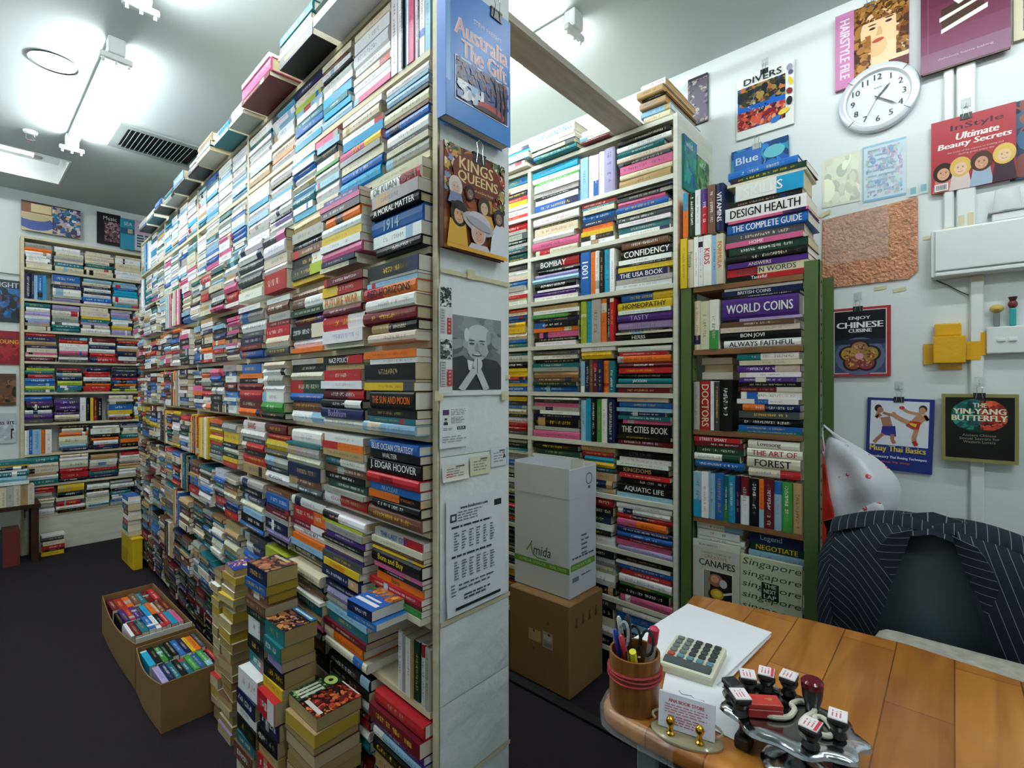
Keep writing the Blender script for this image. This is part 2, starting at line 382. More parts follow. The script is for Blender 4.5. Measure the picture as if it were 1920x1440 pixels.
# sprinkler
p = onZ(57, 246, CZ); o = empty('sprinkler', p, 'small white sprinkler head on the ceiling', 'sprinkler'); M = Matrix.Translation(p)
b = MB(); b.lathe([(.035, -.001), (.033, -.012), (.02, -.02), (.0001, -.02)][::-1], M=M, n=18); b.build('rosette', WHITEP, o, smooth=True)
b = MB()
b.tube([p+Vector((-.018, 0, -.02)), p+Vector((-.02, 0, -.045)), p+Vector((0, 0, -.06)), p+Vector((.02, 0, -.045)), p+Vector((.018, 0, -.02))], .004, n=6)
b.lathe([(.0001, -.062), (.022, -.062), (.022, -.058), (.0001, -.058)], M=M, n=16); b.build('deflector', STEEL, o)
# air vent
o = empty('ceiling_vent', (.89, 3.85, CZ), 'grimy metal air grille in the ceiling over the long bookcase', 'vent')
gm = mat('dusty_metal', hx('9aa3a0'), .5, .3, .15, 20); x0, x1, y0, y1 = .64, 1.12, 3.66, 4.06
b = MB(); fz = CZ-.012
for p0, p1 in (((x0, y0), (x1, y0+.045)), ((x0, y1-.045), (x1, y1)), ((x0, y0+.045), (x0+.045, y1-.045)), ((x1-.045, y0+.045), (x1, y1-.045))):
    b.box((*p0, fz), (*p1, CZ-.0005))
b.build('frame', gm, o)
b = MB(); b.box((x0+.045, y0+.045, CZ-.002), (x1-.045, y1-.045, CZ-.0003)); b.build('backing', mat('duct_dark', hx('151615'), .9), o)
b = MB()
for i in range(15):
    xx = x0+.06+i*.0235; M = Matrix.Translation((xx, 0, CZ-.012)) @ Matrix.Rotation(-1.0, 4, 'Y'); b.box((-.0062, y0+.045, -.001), (.0062, y1-.045, .001), M=M)
b.build('slats', gm, o)

# ================================================================== bookcases
BX0, BX1, BY0, BY1 = .777, 1.035, .937, 4.64
BZ = [2.17, 1.92, 1.681, 1.446, 1.212, .973, .749, .526, .297, .06]     # tops of the boards of the long bookcase
BTOP = 2.407
ROT = Matrix.Translation((BX0, BY0, 0)) @ Matrix.Rotation(-.043, 4, 'Z') @ Matrix.Translation((-BX0, -BY0, 0))     # the case stands slightly askew
case = empty('bookcase', (.85, 2.25, 0), 'long cream bookcase packed with books, papered white on its near end', 'bookcase')
b = MB(); b.box((BX0, BY0, 0), (BX1, BY0+.018, 2.62)); b.build('end_panel', SHELFW, case)
b = MB(); b.box((BX0, BY1-.018, 0), (BX1, BY1, BTOP+.012)); b.build('side_panel', SHELFW, case)
for z in BZ+[BTOP]:
    b = MB(); b.box((BX0, BY0+.030, z-.016), (BX1-.012, BY1-.019, z)); b.build('shelf', SHELFW, case)
b = MB(); b.box((BX1-.01, BY0+.019, .02), (BX1, BY1-.019, BTOP-.002)); b.build('back_panel', SHELFW, case)
DIV = [2.262, 3.05, 3.84]
zz = [BTOP]+BZ
for dy in DIV:
    for i in range(len(zz)-1):
        b = MB(); b.box((BX0, dy, zz[i+1]+.001), (BX1-.013, dy+.018, zz[i]-.017)); b.build('divider', SHELFW, case)
b = MB(); b.box((BX1-.06, 1.02, BTOP+.001), (BX1-.012, 1.17, 2.474)); b.build('support_block', PLY, case)
for o in case.children:
    if o.name.split('.')[0] not in ('end_panel', 'support_block'): o.data.transform(ROT)
# crumpled white paper taped over the end panel
pm = mat('taped_white_paper', hx('dfe6e6'), .55, var=.05, scale=9, bump=.9, bscale=14)
yp = BY0-.0025; rnd = random.Random(3)
seams = [0, .12, .34, .55, .755, 1.16, 1.36, 1.617, 2.04, 2.6]
for i in range(len(seams)-1):
    za, zb = seams[i]+.001, seams[i+1]-.001; b = MB(); G = []
    for r in range(9):
        t = r/8; row = []
        for c in range(9):
            q = c/8; edge = min(t, 1-t, q, 1-q)
            row.append((BX0+.006+q*(BX1-BX0-.010), yp-min(edge*8, 1)*rnd.uniform(0, .0035), za+t*(zb-za)))
        G.append(row)
    b.grid(G); b.build('paper_covering', pm, case, smooth=True)
tapem = mat('yellowed_tape', hx('d2c9a4'), .35, var=.12, scale=40)
for z in (.12, .34, .755, 1.36, 1.617):
    b = MB(); b.box((BX0+.004, yp-.0062, z-.006), (BX1-.004, yp-.0056, z+.005)); b.build('tape_strip', tapem, case)
# plank that bridges the two cases
o = empty('plank', (1.45, 1.09, 2.47), 'bare wooden plank bridging the tops of the two bookcases', 'plank')
b = MB(); b.box((.965, 1.035, 2.475), (2.06, 1.15, 2.50)); b.build('board', PLY, o)

RXF, RY0, RY1 = 2.0, .862, 2.75
RZ = [2.225, 2.0, 1.765, 1.535, 1.30, 1.067, .83, .59, .36, .13]
rc = empty('bookcase', (2.2, 1.8, 0), 'white bookcase against the wall beyond the aisle, behind the stacked cartons', 'bookcase')
WHITEW = wood_mat('white_shelf_board', hx('dcdccf'), hx('cfcfc0'), .5, (4, 4, 40))
b = MB(); b.box((RXF, RY0, 0), (RW-.002, RY0+.018, 2.474)); b.build('side_panel', WHITEW, rc)
b = MB(); b.box((RXF, RY1, 0), (RW-.002, RY1+.018, 2.474)); b.build('side_panel', WHITEW, rc)
for z in RZ+[2.472]:
    b = MB(); b.box((RXF, RY0+.019, z-.02), (RW-.012, RY1-.001, z)); b.build('shelf', WHITEW, rc)
zz = [2.472]+RZ
for i in range(len(zz)-1):
    b = MB(); b.box((RXF, 1.655, zz[i+1]+.001), (RW-.013, 1.675, zz[i]-.021)); b.build('divider', WHITEW, rc)
b = MB(); b.box((RW-.011, RY0+.019, .02), (RW-.003, RY1-.001, 2.47)); b.build('back_panel', WHITEW, rc)

# green slotted-angle rack
GY0, GY1 = .365, .846
GZ = [1.733, 1.478, 1.155, .802, .44]
gr = empty('metal_rack', (2.15, .6, 0), 'green slotted metal rack with brown shelves beside the desk', 'rack')
def post(x, y, sx, sy, zt, wx, wy):
    b = MB(); b.box((x, y, 0), (x+sx*.003, y+sy*wy, zt)); b.box((x, y, 0), (x+sx*wx, y+sy*.003, zt))
    z = .05
    while z < zt-.03:
        for M in ([Matrix.Translation((x+sx*wx*.55, y-sy*.0006, z))@Matrix.Rotation(PI/2, 4, 'X')] if True else []):
            b.lathe([(.0001, 0), (.005, 0), (.005, .0005)], hx('0b0d08'), 1, 8, M, cap=False)
        z += .05
    b.build('post', [GREEN, mat('bolt_hole', hx('0b0d08'), .9)], gr)
post(2.0, GY1-.047, 1, 1, 1.775, .05, .047)
post(2.0, GY0-.014, 1, 1, 1.775, .05, .047)
post(RW-.03, GY0+.036, -1, -1, 1.775, .045, .036)
post(RW-.02, GY1-.002, -1, -1, 1.775, .04, .04)
for z in GZ:
    b = MB(); b.box((2.004, GY0+.036, z-.02), (RW-.04, GY1-.05, z)); b.build('shelf', BROWNSH, gr)

# back bookcase
KX0, KX1, KY = .33, 2.30, 5.42
KZ = [2.5-.245*i for i in range(10)]
kc = empty('bookcase', (1.2, 5.5, 0), 'far bookcase along the back wall at the end of the dim aisle', 'bookcase')
for x in (KX0, KX1-.018):
    b = MB(); b.box((x, KY, 0), (x+.018, BW-.002, 2.5)); b.build('side_panel', SHELFW, kc)
for z in KZ:
    b = MB(); b.box((KX0+.019, KY, z-.018), (KX1-.019, BW-.002, z)); b.build('shelf', SHELFW, kc)
b = MB(); b.box((KX0+.019, KY+.004, 0), (KX1-.019, KY+.02, KZ[-1]-.02)); b.build('plinth', WHITEW, kc)

# ================================================================== books
BOOKS = []
TOK = re.compile(r'([A-Z])([\d.]*)(?:/([A-Z]))?(?:"([^"]*)"([A-Z])?)?')
ORD = 'topmost second third fourth fifth sixth seventh eighth ninth tenth eleventh twelfth thirteenth fourteenth fifteenth sixteenth'.split()
ORDN = 'first second third fourth fifth sixth seventh eighth ninth tenth eleventh twelfth thirteenth fourteenth'.split()
ROWN = ['top shelf']+[o_+' shelf' for o_ in ORDN[1:]]
NOLAB = {'J. EDGAR HOOVER', 'BON JOVI', '1001', 'THE'}
FACE = {'-X': (Vector((0, -1, 0)), Vector((1, 0, 0))), '-Y': (Vector((1, 0, 0)), Vector((0, 1, 0))), '+X': (Vector((0, 1, 0)), Vector((-1, 0, 0)))}
UPV = Vector((0, 0, 1))
def mtx(o, x, y, z):
    M = Matrix.Identity(4); M.col[0][:3] = x; M.col[1][:3] = y; M.col[2][:3] = z; M.translation = o; return M
def parse(spec): return [(a, float(n or 2), c2, t, tc) for a, n, c2, t, tc in TOK.findall(spec)]
brnd = random.Random(11)
def jc(c, r=brnd):
    f = r.uniform(.82, 1.15) if max(c) < .6 else r.uniform(.92, 1.06); return tuple(min(.92, max(.004, x*f*r.uniform(.94, 1.06))) for x in c)
def mkbook(M, L, Wd, T, code, c2=None, title=None, tcol=None, lab='', group='', hard=None, r=brnd, kind='book', pcol=None, cat='book', art=None, plain=False):
    c = jc(C[code], r); lum = .3*c[0]+.6*c[1]+.1*c[2]
    if tcol: ink = C[tcol]
    else: ink = r.choice([C['K'], C['N'], C['R'], C['X'], C['M'], C['B']]) if lum > .22 else r.choice([C['W'], C['W'], C['I'], C['Y'], C['A']])
    if not tcol:
        k_ = .45 if lum > .22 else .2; ink = tuple(a*(1-k_)+b_*k_ for a, b_ in zip(ink, c))
    bands = []
    if c2: bands = [(.62, 1, jc(C[c2], r))] if r.random() < .6 else [(0, .4, jc(C[c2], r))]
    elif not title and r.random() < .3 and not plain:
        a = r.choice([0, .1, .3, .7, .8]); bands = [(a, min(1, a+r.uniform(.06, .3)), jc(C[r.choice('WIKNRGBAXL')], r))]
    if hard is None: hard = T > .022 and r.random() < .7
    pc = pcol or r.choice([hx('e8e1cf'), hx('e2d8bf'), hx('efebdf'), hx('d2c39c'), hx('ebe5d6')])
    BOOKS.append(dict(M=M, L=L, W=Wd, T=T, col=c, bands=bands, ink=(*ink, r.uniform(1, 900)), title=title, hard=hard, pc=pc, lab=lab, group=group, kind=kind, cat=cat, art=art, plain=plain))
def lab_for(code, title, pos, st, row, cs):
    n = CNAME[code]
    if title and title not in NOLAB and len(title.split()) <= 3: s_ = f'{n} book lettered {title}, {st}, {row}, {cs}'
    else: s_ = f'{n} book, {pos} {st}, {row} of {cs}'
    return s_
def flat(spec, facing, a0, a1, xf, z0, z1, meta, depth=.17, jit=.01, fill=1.0, align=None, yaw=.02, seed=0, pcols=None, hard=None):
    """books lying flat on one another, spines to the front; spec reads from the top down"""
    r_, d_ = FACE[facing]; r = random.Random(seed+int(abs(a0)*1e4)+int(z0*1e4)); toks = parse(spec); H = (z1-z0)*fill-.0006*len(toks)
    tot = sum(t[1] for t in toks); z = z0+.0006; wid = a1-a0
    for i in range(len(toks)-1, -1, -1):
        code, wt, c2, title, tc = toks[i]; T = H*wt/tot
        L = wid*r.uniform(.9, .985) if r.random() < .8 else wid*r.uniform(.8, .92); Wd = min(depth, L*r.uniform(.64, .74))
        sl = wid-L; off = sl*(r.random() if align is None else align)
        ang = r.uniform(-yaw, yaw) if sl > .004 else 0
        x_ = (r_*math.cos(ang)+d_*math.sin(ang)); y_ = d_*math.cos(ang)-r_*math.sin(ang)
        ix = xf-r.uniform(0, jit) if jit >= 0 else xf+r.uniform(0, -jit)
        if facing == '-X': o = Vector((ix, a1-off, z))
        elif facing == '+X': o = Vector((2*xf-ix, a0+off, z))
        else: o = Vector((a0+off, ix, z))
        mkbook(mtx(o, x_, y_, UPV), L, Wd, T, code, c2, title, tc, lab_for(code, title, ORD[min(i, 15)]+(' down in' if i else ' in'), *meta[:3]), meta[3], r=r, pcol=(r.choice(pcols) if pcols else None), hard=hard)
        z += T+.0006
def upright(spec, facing, a0, a1, xf, z0, h, meta, depth=.15, jit=.008, seed=0, hv=.06):
    """standing books, spec reads as the viewer sees them from one side to the other"""
    r_, d_ = FACE[facing]; r = random.Random(seed+int(abs(a0)*1e4)+int(z0*1e4)+5); toks = parse(spec); n = len(toks)
    tot = sum(t[1] for t in toks); wid = a1-a0-.0006*n; p = .0003
    for i, (code, wt, c2, title, tc) in enumerate(toks):
        T = wid*wt/tot; L = h*r.uniform(1-hv, 1); ix = xf-r.uniform(0, jit)
        if facing == '-X': o = Vector((ix, a1-p, z0+.0006+L))
        else: o = Vector((a0+p, ix, z0+.0006+L))
        mkbook(mtx(o, -UPV, d_, r_), L, min(depth, L*.72), T, code, c2, title, tc, lab_for(code, title, ORDN[min(i, 13)]+' upright in', *meta[:3]), meta[3], r=r)
        p += T+.0006
def rspec(pal, n, r): return ''.join(f'{r.choice(pal)}{r.choice([1.5,2,2,3,3,4])}' for _ in range(n))

GB = 'books packed into the long bookcase'; GRT = 'books packed into the aisle bookcase'; GG = 'books on the green rack'; GK = 'books in the far bookcase'
BIG = {
 0: ['', 'I3W4W5W3I2W3W2P2', 'I2S1W2K1W3W2C3T2C2L3', 'N2I3Q2L2W2T2B2W3C2', 'C2W2L2W3W2I3O1W2'],
 1: ['W3L1L3K1I4S1B3W4K1I2G4', 'W2I4W2C3P3/Y"VUN"YG2I3B3C4', 'P2L2X3W2E1W3L2W4I2', 'W2C1W2B2W2I2L2T3W2C2', 'W3K1W3C1W3W3K1V2W2', 'I2W3C2W3L2W3G2W3'],
 2: ['I3W5/R"DE KUAN YOON"XG5K4"A MORAL MATTER"WB7"1914"LW5K4', 'U2P2X3O4W4Y3W3P4N2I2', 'A4G4X3S3K4/WX4/QY2', 'X3/PW4I3W2R6', 'W3W3X3G2X3I2W3'],
 3: ['K6G1L2O5/R"RED HORIZONS"KW5M5K4/AI4', 'M3R4/YI5"FUTURE WAR"OM3R6/WW5I2', 'S3W5/SD3M4/UK6/IW4O2', 'W2S4G3M2R4I4X3', 'W2G4W4X2N3M2B3'],
 4: ['O3W2K6X1Y3K7"THE SUN AND MOON"OK3T2L4', 'K3/R"NAZI POLICY"WA2R4W3M4/RK3/WN4"Buddhism"VW3', 'G2K3I3D5/RB3S4W4/L', 'I2W2G3W2W3E3K2', 'B4O2K2M3R4M4O3'],
 5: ['B4"BLUE OCEAN STRATEGY"WK3"WALTER"WK6"J. EDGAR HOOVER"WR4"WISER"MB3"NUCLEAR"LO3/KK4S5', 'W3O3/RA3W4/TS3K3"BALI"WD3G2R5/W', 'W5T1G4I3N5S3X3', 'M3R2Y3X2G3K2W3"THE WANTED"X', 'W4"BANG"RW3X2R3K2R4A4'],
 6: ['G4/R"THE LAST CITY"BI3S2Y1K6"Born and Buy"YP2K2O4"Burn"SR3M2E3I3', 'W4/KQ1G3U3K2I3U2X3Y3"CHRISTMAS"OW1N4', 'W3R4/OM2/WW3"PETER EVANS"NO2L2K3', 'S2B4N2M2G2N4V3K2', 'G3K2N3I2L2K3B2'],
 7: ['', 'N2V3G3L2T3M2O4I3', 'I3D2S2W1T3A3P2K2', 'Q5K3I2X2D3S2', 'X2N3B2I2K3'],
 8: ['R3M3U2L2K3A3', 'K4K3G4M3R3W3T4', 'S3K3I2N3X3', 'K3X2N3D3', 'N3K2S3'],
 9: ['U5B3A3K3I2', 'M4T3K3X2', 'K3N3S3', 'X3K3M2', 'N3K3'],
}
COLS = [.966, 1.219, 1.481, 1.751, 1.980, 2.255]
COLB = {0: [.966, 1.139, 1.350, 1.556, 1.779, 1.999, 2.255], 1: [.966, 1.174, 1.427, 1.60, 1.79, 2.01, 2.255]}
STN = ['end-panel stack']+[f'{o_} stack from end panel' for o_ in ORDN[1:]]
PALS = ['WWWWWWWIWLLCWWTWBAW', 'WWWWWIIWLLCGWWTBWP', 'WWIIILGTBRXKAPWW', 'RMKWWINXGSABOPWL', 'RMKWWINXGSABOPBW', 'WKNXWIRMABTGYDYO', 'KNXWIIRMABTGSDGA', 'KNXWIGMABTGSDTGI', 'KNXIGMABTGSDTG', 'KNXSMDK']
PROT = [0, .004, .03, .028, .03, .03, .028, .03, .02, .01]
rr = random.Random(5); NB0 = len(BOOKS)
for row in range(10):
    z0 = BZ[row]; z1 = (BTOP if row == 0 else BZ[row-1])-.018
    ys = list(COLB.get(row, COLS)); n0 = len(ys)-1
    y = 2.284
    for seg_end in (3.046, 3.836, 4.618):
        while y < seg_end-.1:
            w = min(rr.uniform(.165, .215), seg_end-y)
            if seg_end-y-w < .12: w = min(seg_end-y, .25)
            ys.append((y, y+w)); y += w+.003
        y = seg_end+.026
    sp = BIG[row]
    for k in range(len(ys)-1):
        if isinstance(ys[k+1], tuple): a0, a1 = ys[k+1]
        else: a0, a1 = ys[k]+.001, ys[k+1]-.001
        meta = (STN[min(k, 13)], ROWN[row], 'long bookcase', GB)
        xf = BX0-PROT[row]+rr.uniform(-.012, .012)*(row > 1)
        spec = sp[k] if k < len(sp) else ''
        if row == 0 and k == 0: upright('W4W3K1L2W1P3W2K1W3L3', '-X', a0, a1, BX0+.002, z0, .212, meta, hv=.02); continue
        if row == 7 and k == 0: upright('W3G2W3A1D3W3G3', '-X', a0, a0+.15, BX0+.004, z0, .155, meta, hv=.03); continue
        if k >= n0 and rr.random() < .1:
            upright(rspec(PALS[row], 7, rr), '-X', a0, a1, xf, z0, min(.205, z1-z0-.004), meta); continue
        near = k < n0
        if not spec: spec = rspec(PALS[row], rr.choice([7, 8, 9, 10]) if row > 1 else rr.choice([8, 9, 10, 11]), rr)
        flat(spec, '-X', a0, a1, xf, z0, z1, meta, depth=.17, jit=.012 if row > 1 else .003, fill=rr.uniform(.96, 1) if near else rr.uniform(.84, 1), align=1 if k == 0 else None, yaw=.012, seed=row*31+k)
# books lying loose across the top of the long bookcase
TOPB = [(1.10, 1.445, 'D2W2', .69), (1.455, 1.735, 'T2K1A1K2', .70), (1.75, 2.06, 'W1P3M1', .685), (2.075, 2.26, 'W3G1', .70), (2.275, 2.49, 'C2T1', .705), (2.51, 2.755, 'A2K1I1', .70), (2.77, 2.96, 'D1K2', .71), (2.99, 3.25, 'B4K1', .70), (3.27, 3.52, 'T1G1', .71), (3.54, 3.74, 'B3K1', .70), (3.8, 4.02, 'W2T1', .71), (4.05, 4.3, 'G2K1', .71)]
for i, (a, c, sp_, xf) in enumerate(TOPB):
    flat(sp_, '-X', a, c, xf, BTOP+.001, BTOP+.001+.027*len(parse(sp_)), (STN[i].replace('end-panel stack', 'stack nearest end panel').replace('stack from', 'pile from'), 'loose on top', 'long bookcase', 'books lying on top of the long bookcase'), depth=.22, yaw=0, jit=.004)
for q in BOOKS[NB0:]: q['M'] = ROT @ q['M']

RSP = [
 ('K2W2T2I2X2P3I2A3', 'L3W2W2/BW2V4', 'C3W2E1W3G2K1W2B3'),
 ('K1X2P3B3I2X3W2T3W2', 'R2T1I2B3N2O2Y2K2W2', 'W3K1I3W2P3I2'),
 ('S3K4"CONFIDENCY"WW2K1Y2N3"THE USA BOOK"WG2W2', 'B5"1001"WO2W2K2C3W2', 'X4/R"BOMBAY"WK2V2L2K3"SAVAGE"WW1U2W2'),
 ('B4/YY4"HOMEOPATHY"KW2U4"TASTY"VV4K1I1K3"HERBS"W', 'Q3C3G5O3K2R2', 'A2W2E2N2K3O2P3K2W2'),
 ('W3R2O4M3"JAPANESE"WR3K3T3"JACKSON"WG2M3"FILES"A', 'L2N3S2M2N3O3T3', 'X2W2K2T2G2A3S2D2B3'),
 ('I2B3L2N2T2P2K6"THE CITIES BOOK"WK2M3', 'L3C3K3E3W3N4', 'W1X2P2G2W2N2K5G2P4'),
 ('K3"COLOUR"XW2W2K3"KINGDOMS"AR2K3K4"AQUATIC LIFE"WL2', 'A2R2C2Y2T2A3N3G2', 'K2D2W1R1A2K2N2X2'),
 ('W2W2R2O3/PN2B2M1P2V2', 'R3K3D3W2K2W3', 'K2D2W1R1A2K2N2'),
 ('K2W1B2R2W3E1K3P3', 'K2G2I2W3K2', 'K2S2D2K3'),
 ('W2B3L3D3E3K2', 'X2K2I2W2K2', 'K2S2D2K3'),
]
RST = ['stack beside green post', 'middle group', 'stack beside white divider', 'stack beyond white divider']
for row in range(10):
    z0 = RZ[row]; z1 = (2.472 if row == 0 else RZ[row-1])-.022
    A, B, Cc = RSP[row]; mt = lambda i: (RST[i], ROWN[row], 'aisle bookcase', GRT)
    flat(A, '-X', .884, 1.155, 2.002, z0, z1, mt(0), depth=.19, jit=-.012, fill=rr.uniform(.95, 1), seed=row)
    if row in (0, 2, 3, 5): upright(B, '-X', 1.162, 1.345, 2.006, z0, min(.205, z1-z0-.006), mt(1))
    elif row == 4:
        upright(B, '-X', 1.162, 1.345, 2.006, z0, .155, mt(1)); flat('W1Y2', '-X', 1.158, 1.35, 2.001, z0+.159, z1, ('pair laid across the middle group', ROWN[row], 'aisle bookcase', GRT), jit=-.005)
    else: flat(B, '-X', 1.162, 1.348, 2.004, z0, z1, mt(1), jit=-.01, seed=row+50)
    flat(Cc, '-X', 1.355, 1.65, 2.002, z0, z1, mt(2), depth=.19, jit=-.012, fill=.97, seed=row+90)
    for k, (a0, a1) in enumerate(((1.68, 1.88), (1.885, 2.1), (2.105, 2.33))):
        flat(rspec('WKBYRGXINDT', 9, rr), '-X', a0, a1, 2.003, z0, z1, (RST[3] if k == 0 else ORDN[k]+' stack beyond white divider', ROWN[row], 'aisle bookcase', GRT), jit=-.01, fill=.97)
# on top of the aisle bookcase
tm = lambda s_: (s_, 'on top', 'aisle bookcase', 'books lying on top of the aisle bookcase')
flat('W3A3K1A3', '-X', .90, 1.03, 1.985, 2.5295, 2.63, tm('corner pile'), depth=.33, yaw=.0, jit=.025, pcols=[hx('c79a5c')], hard=True)
flat('L3I3', '-X', .885, 1.03, 2.0, 2.474, 2.529, tm('pair under corner pile'), depth=.36, yaw=0, jit=.004)
for q in BOOKS[-6:]: q['W'] = .33
flat('W3W3M1', '-X', 1.16, 1.33, 1.97, 2.474, 2.53, tm('pile beside plank'), yaw=.01)
flat('W5"UPGRADING"BI2W2K1I2T3', '-X', 1.345, 1.63, 1.965, 2.474, 2.60, tm('pile with teal book'), depth=.22, yaw=.02)
flat('I2C2W2L2K1V2I2', '-X', 1.64, 1.90, 1.97, 2.474, 2.58, tm('pile beyond teal book'), depth=.2)

gm_ = lambda s_, r_: (s_, r_, 'green rack', GG)
INN, OUT = 'inner-post group', 'outer-post stack'
flat('B3D2I1W6/C"SKILLS"WK2W5"DESIGN HEALTH"KP1B4"THE COMPLETE GUIDE"WX3P2"HOME"WD3K3U2"ANSWERS"II3/R"HIDDEN WORDS"XR2/K"Tasteful"W', '-X', .385, .672, 2.003, 1.7335, 2.165, gm_(OUT, 'top pile'), depth=.2, jit=-.012, fill=1, yaw=.03)
upright('Y3I3"Futuna"EW2W2W4"KIDS"RL2"LEAD WELLS"NI3"FORMULA"O', '-X', .675, .846, 2.0, 1.7335, .205, gm_(INN, 'top level'), hv=.05)
upright('O2/CD3"GARDENING"WW2R3/US3N3"VITAMINS"W', '-X', .675, .836, 2.0, 1.943, .19, gm_('upper '+INN, 'top level'), hv=.08)
flat('W1N2"BRITISH COINS"WK1"TOMES"WU8"WORLD COINS"WV1S2I2K3"BON JOVI"WW3"ALWAYS FAITHFUL"K', '-X', .403, .69, 2.004, GZ[1], GZ[0]-.022, gm_(OUT, 'second level'), depth=.2, jit=-.01, yaw=.01)
upright('I2I3W3/E', '-X', .695, .793, 2.006, GZ[1], .2, gm_(INN, 'second level'))
flat('W3/TI2U3/IW2U2K2M2/IW3W2N3/OX3K3B2T1', '-X', .403, .628, 2.004, GZ[2], GZ[1]-.022, gm_(OUT, 'third level'), depth=.19, jit=-.006)
upright('G2R4"DOCTORS"IW1X2K4', '-X', .645, .795, 2.006, GZ[2], .2, gm_(INN, 'third level'))
flat('A3I3W3', '+X', .655, .795, 2.16, GZ[2]+.203, GZ[1]-.03, gm_('trio over '+INN, 'third level'), depth=.15, jit=0)
flat('R2"STREET SMART"WM2"AMERICA COOKING"WD3W3/DB3', '-X', .60, .795, 2.004, GZ[3]+.203, GZ[2]-.022, gm_(INN, 'fourth level'), jit=-.005, fill=.96)
flat('W3"Lovesong"XW3"THE ART OF"RI4"FOREST"KI3/R', '-X', .403, .593, 2.004, GZ[3]+.19, GZ[2]-.022, gm_(OUT, 'fourth level'), jit=-.005, fill=.97)
upright('L4/CW3L3B4T2/EC3N2W4/MK4O2/LM4L3E4A4', '-X', .403, .795, 2.006, GZ[3], .186, ('upright row', 'fourth level', 'green rack', GG), hv=.04)
flat('W2/LW2"DEVERY"RW2', '-X', .605, .795, 2.03, .695, GZ[3]-.022, gm_(INN, 'fifth level'), jit=-.003, fill=.95)
flat('N4"Legend"LD3"NEGOTIATE"YL4W2', '-X', .403, .60, 2.03, .645, GZ[3]-.022, gm_(OUT, 'fifth level'), jit=-.003, fill=.97)
flat('I3W3G3', '-X', .605, .795, 2.03, GZ[4], .694, gm_('hidden '+INN, 'fifth level'), jit=-.003); flat('I3W3G3', '-X', .403, .60, 2.03, GZ[4], .644, gm_('hidden '+OUT, 'fifth level'), jit=-.003)

KP = ['IIIWOTGI', 'WCBVNTLG', 'LWCGYIVT', 'RMVNWXAP', 'KXQBNOTR', 'KXWUYMNB', 'NBWLOGKT', 'IRTGWNKA', 'YTRIBGWK']
kr = random.Random(21)
for row in range(9):
    z0 = KZ[row+1]; z1 = KZ[row]-.02; x = KX0+.02; k = 0
    while x < 1.7:
        w = kr.uniform(.15, .2); nm = ORDN[min(k, 13)]
        mt = (f'{nm} stack', ROWN[row], 'far bookcase', GK)
        if (row in (1, 6) and k == 0) or (row == 5 and k == 2): upright(rspec(KP[row]+'WK', 5, kr), '-Y', x, x+w*.8, KY+.002, z0, .2, mt)
        else: flat(rspec(KP[row]+'WI', kr.choice([6, 7, 8]), kr), '-Y', x, x+w, KY-.004, z0, z1, mt, depth=.13, fill=kr.uniform(.86, .98), yaw=.01, jit=.006)
        x += w+.004; k += 1

# ------------------------------------------------------------------ piles on the floor and cartons of paperbacks
YP = [hx('b5972c'), hx('b8a46c'), hx('ab9560'), hx('bcae8c')]; CP = [hx('b09c70'), hx('b9a882'), hx('a89060'), hx('a0864c')]
def covart(i):
    a = Art(1, 1)
    if i == 0:
        a.R(0, 0, 1, 1, '241713'); a.blot(0, .0, .62, 1, ['8e2a24', 'c0442c', '6d1d1c', 'd8783a', '3a1512'], 60, 3, (.05, .16)); a.R(.62, .0, .38, 1, '1f3524')
        a.E(.80, .18, .15, .13, 'cfe07a'); a.E(.80, .18, .05, .05, '24352a'); a.blot(.62, .3, .38, .7, ['89a06a', '3c5a38', 'a9bf86'], 18, 5, (.08, .2))
        for k in range(3): a.R(.66+.1*k, .42, .06, .5, 'dfe3cf')
        a.R(.04, .03, .56, .03, 'e6dfd0'); a.R(.04, .84, .5, .09, 'ddd8d0')
    elif i == 1:
        a.R(0, 0, 1, 1, '2a1a15'); a.blot(0, 0, 1, .75, ['3a211a', '8e5a35', 'c98a4b', '1a1416', '5b3a5a'], 50, 8, (.06, .2)); a.R(0, .8, 1, .2, '2f6d92'); a.R(.1, .86, .8, .07, 'd7e4e6')
    elif i == 2:
        a.R(0, 0, 1, 1, '3a3a3c'); a.blot(0, 0, 1, 1, ['8e4a35', 'b07a55', '2a2226', '6b4038'], 40, 12, (.08, .2)); a.R(.1, .8, .7, .1, 'c9c2a0')
    elif i == 3:
        a.R(0, 0, 1, 1, '2b3f9a'); a.blot(.35, .2, .65, .8, ['b8483a', 'd77a4a', '5a63b8', 'e6d8c0'], 30, 15, (.06, .18)); a.E(.3, .4, .12, .1, 'efe6c0')
    else:
        a.R(0, 0, 1, 1, '2f5fae'); a.blot(0, .45, 1, .55, ['b0622a', 'd18a3a', '8a4a24'], 30, 17, (.1, .25)); a.R(.08, .14, .84, .1, 'e8e6ee'); a.R(.2, .3, .6, .06, 'dfe3ee')
    return a
GP = 'piles of paperbacks on the floor'
def pile(spec, facing, y0, y1, xf, z0, z1, nm, depth, pcols, art=None, yaw=.05, jit=.015):
    n = len(BOOKS); flat(spec, facing, y0, y1, xf, z0, z1, ('pile '+nm, 'on the floor', 'dim aisle', GP), depth=depth, pcols=pcols, yaw=yaw, jit=jit, hard=False)
    for k in range(n, len(BOOKS)):
        BOOKS[k]['lab'] = BOOKS[k]['lab'].replace(', on the floor of dim aisle', '')
        BOOKS[k]['W'] = max(BOOKS[k]['W'], depth*.9)
    if art is not None: BOOKS[-1]['art'] = art
pile('X3A3N2S3A2K3I3S2A3K3G3A2S3A3', '+X', 1.25, 1.428, .752, 0.0, .455, 'with the flaming cover', .15, CP+YP[:1], 0, yaw=.03)
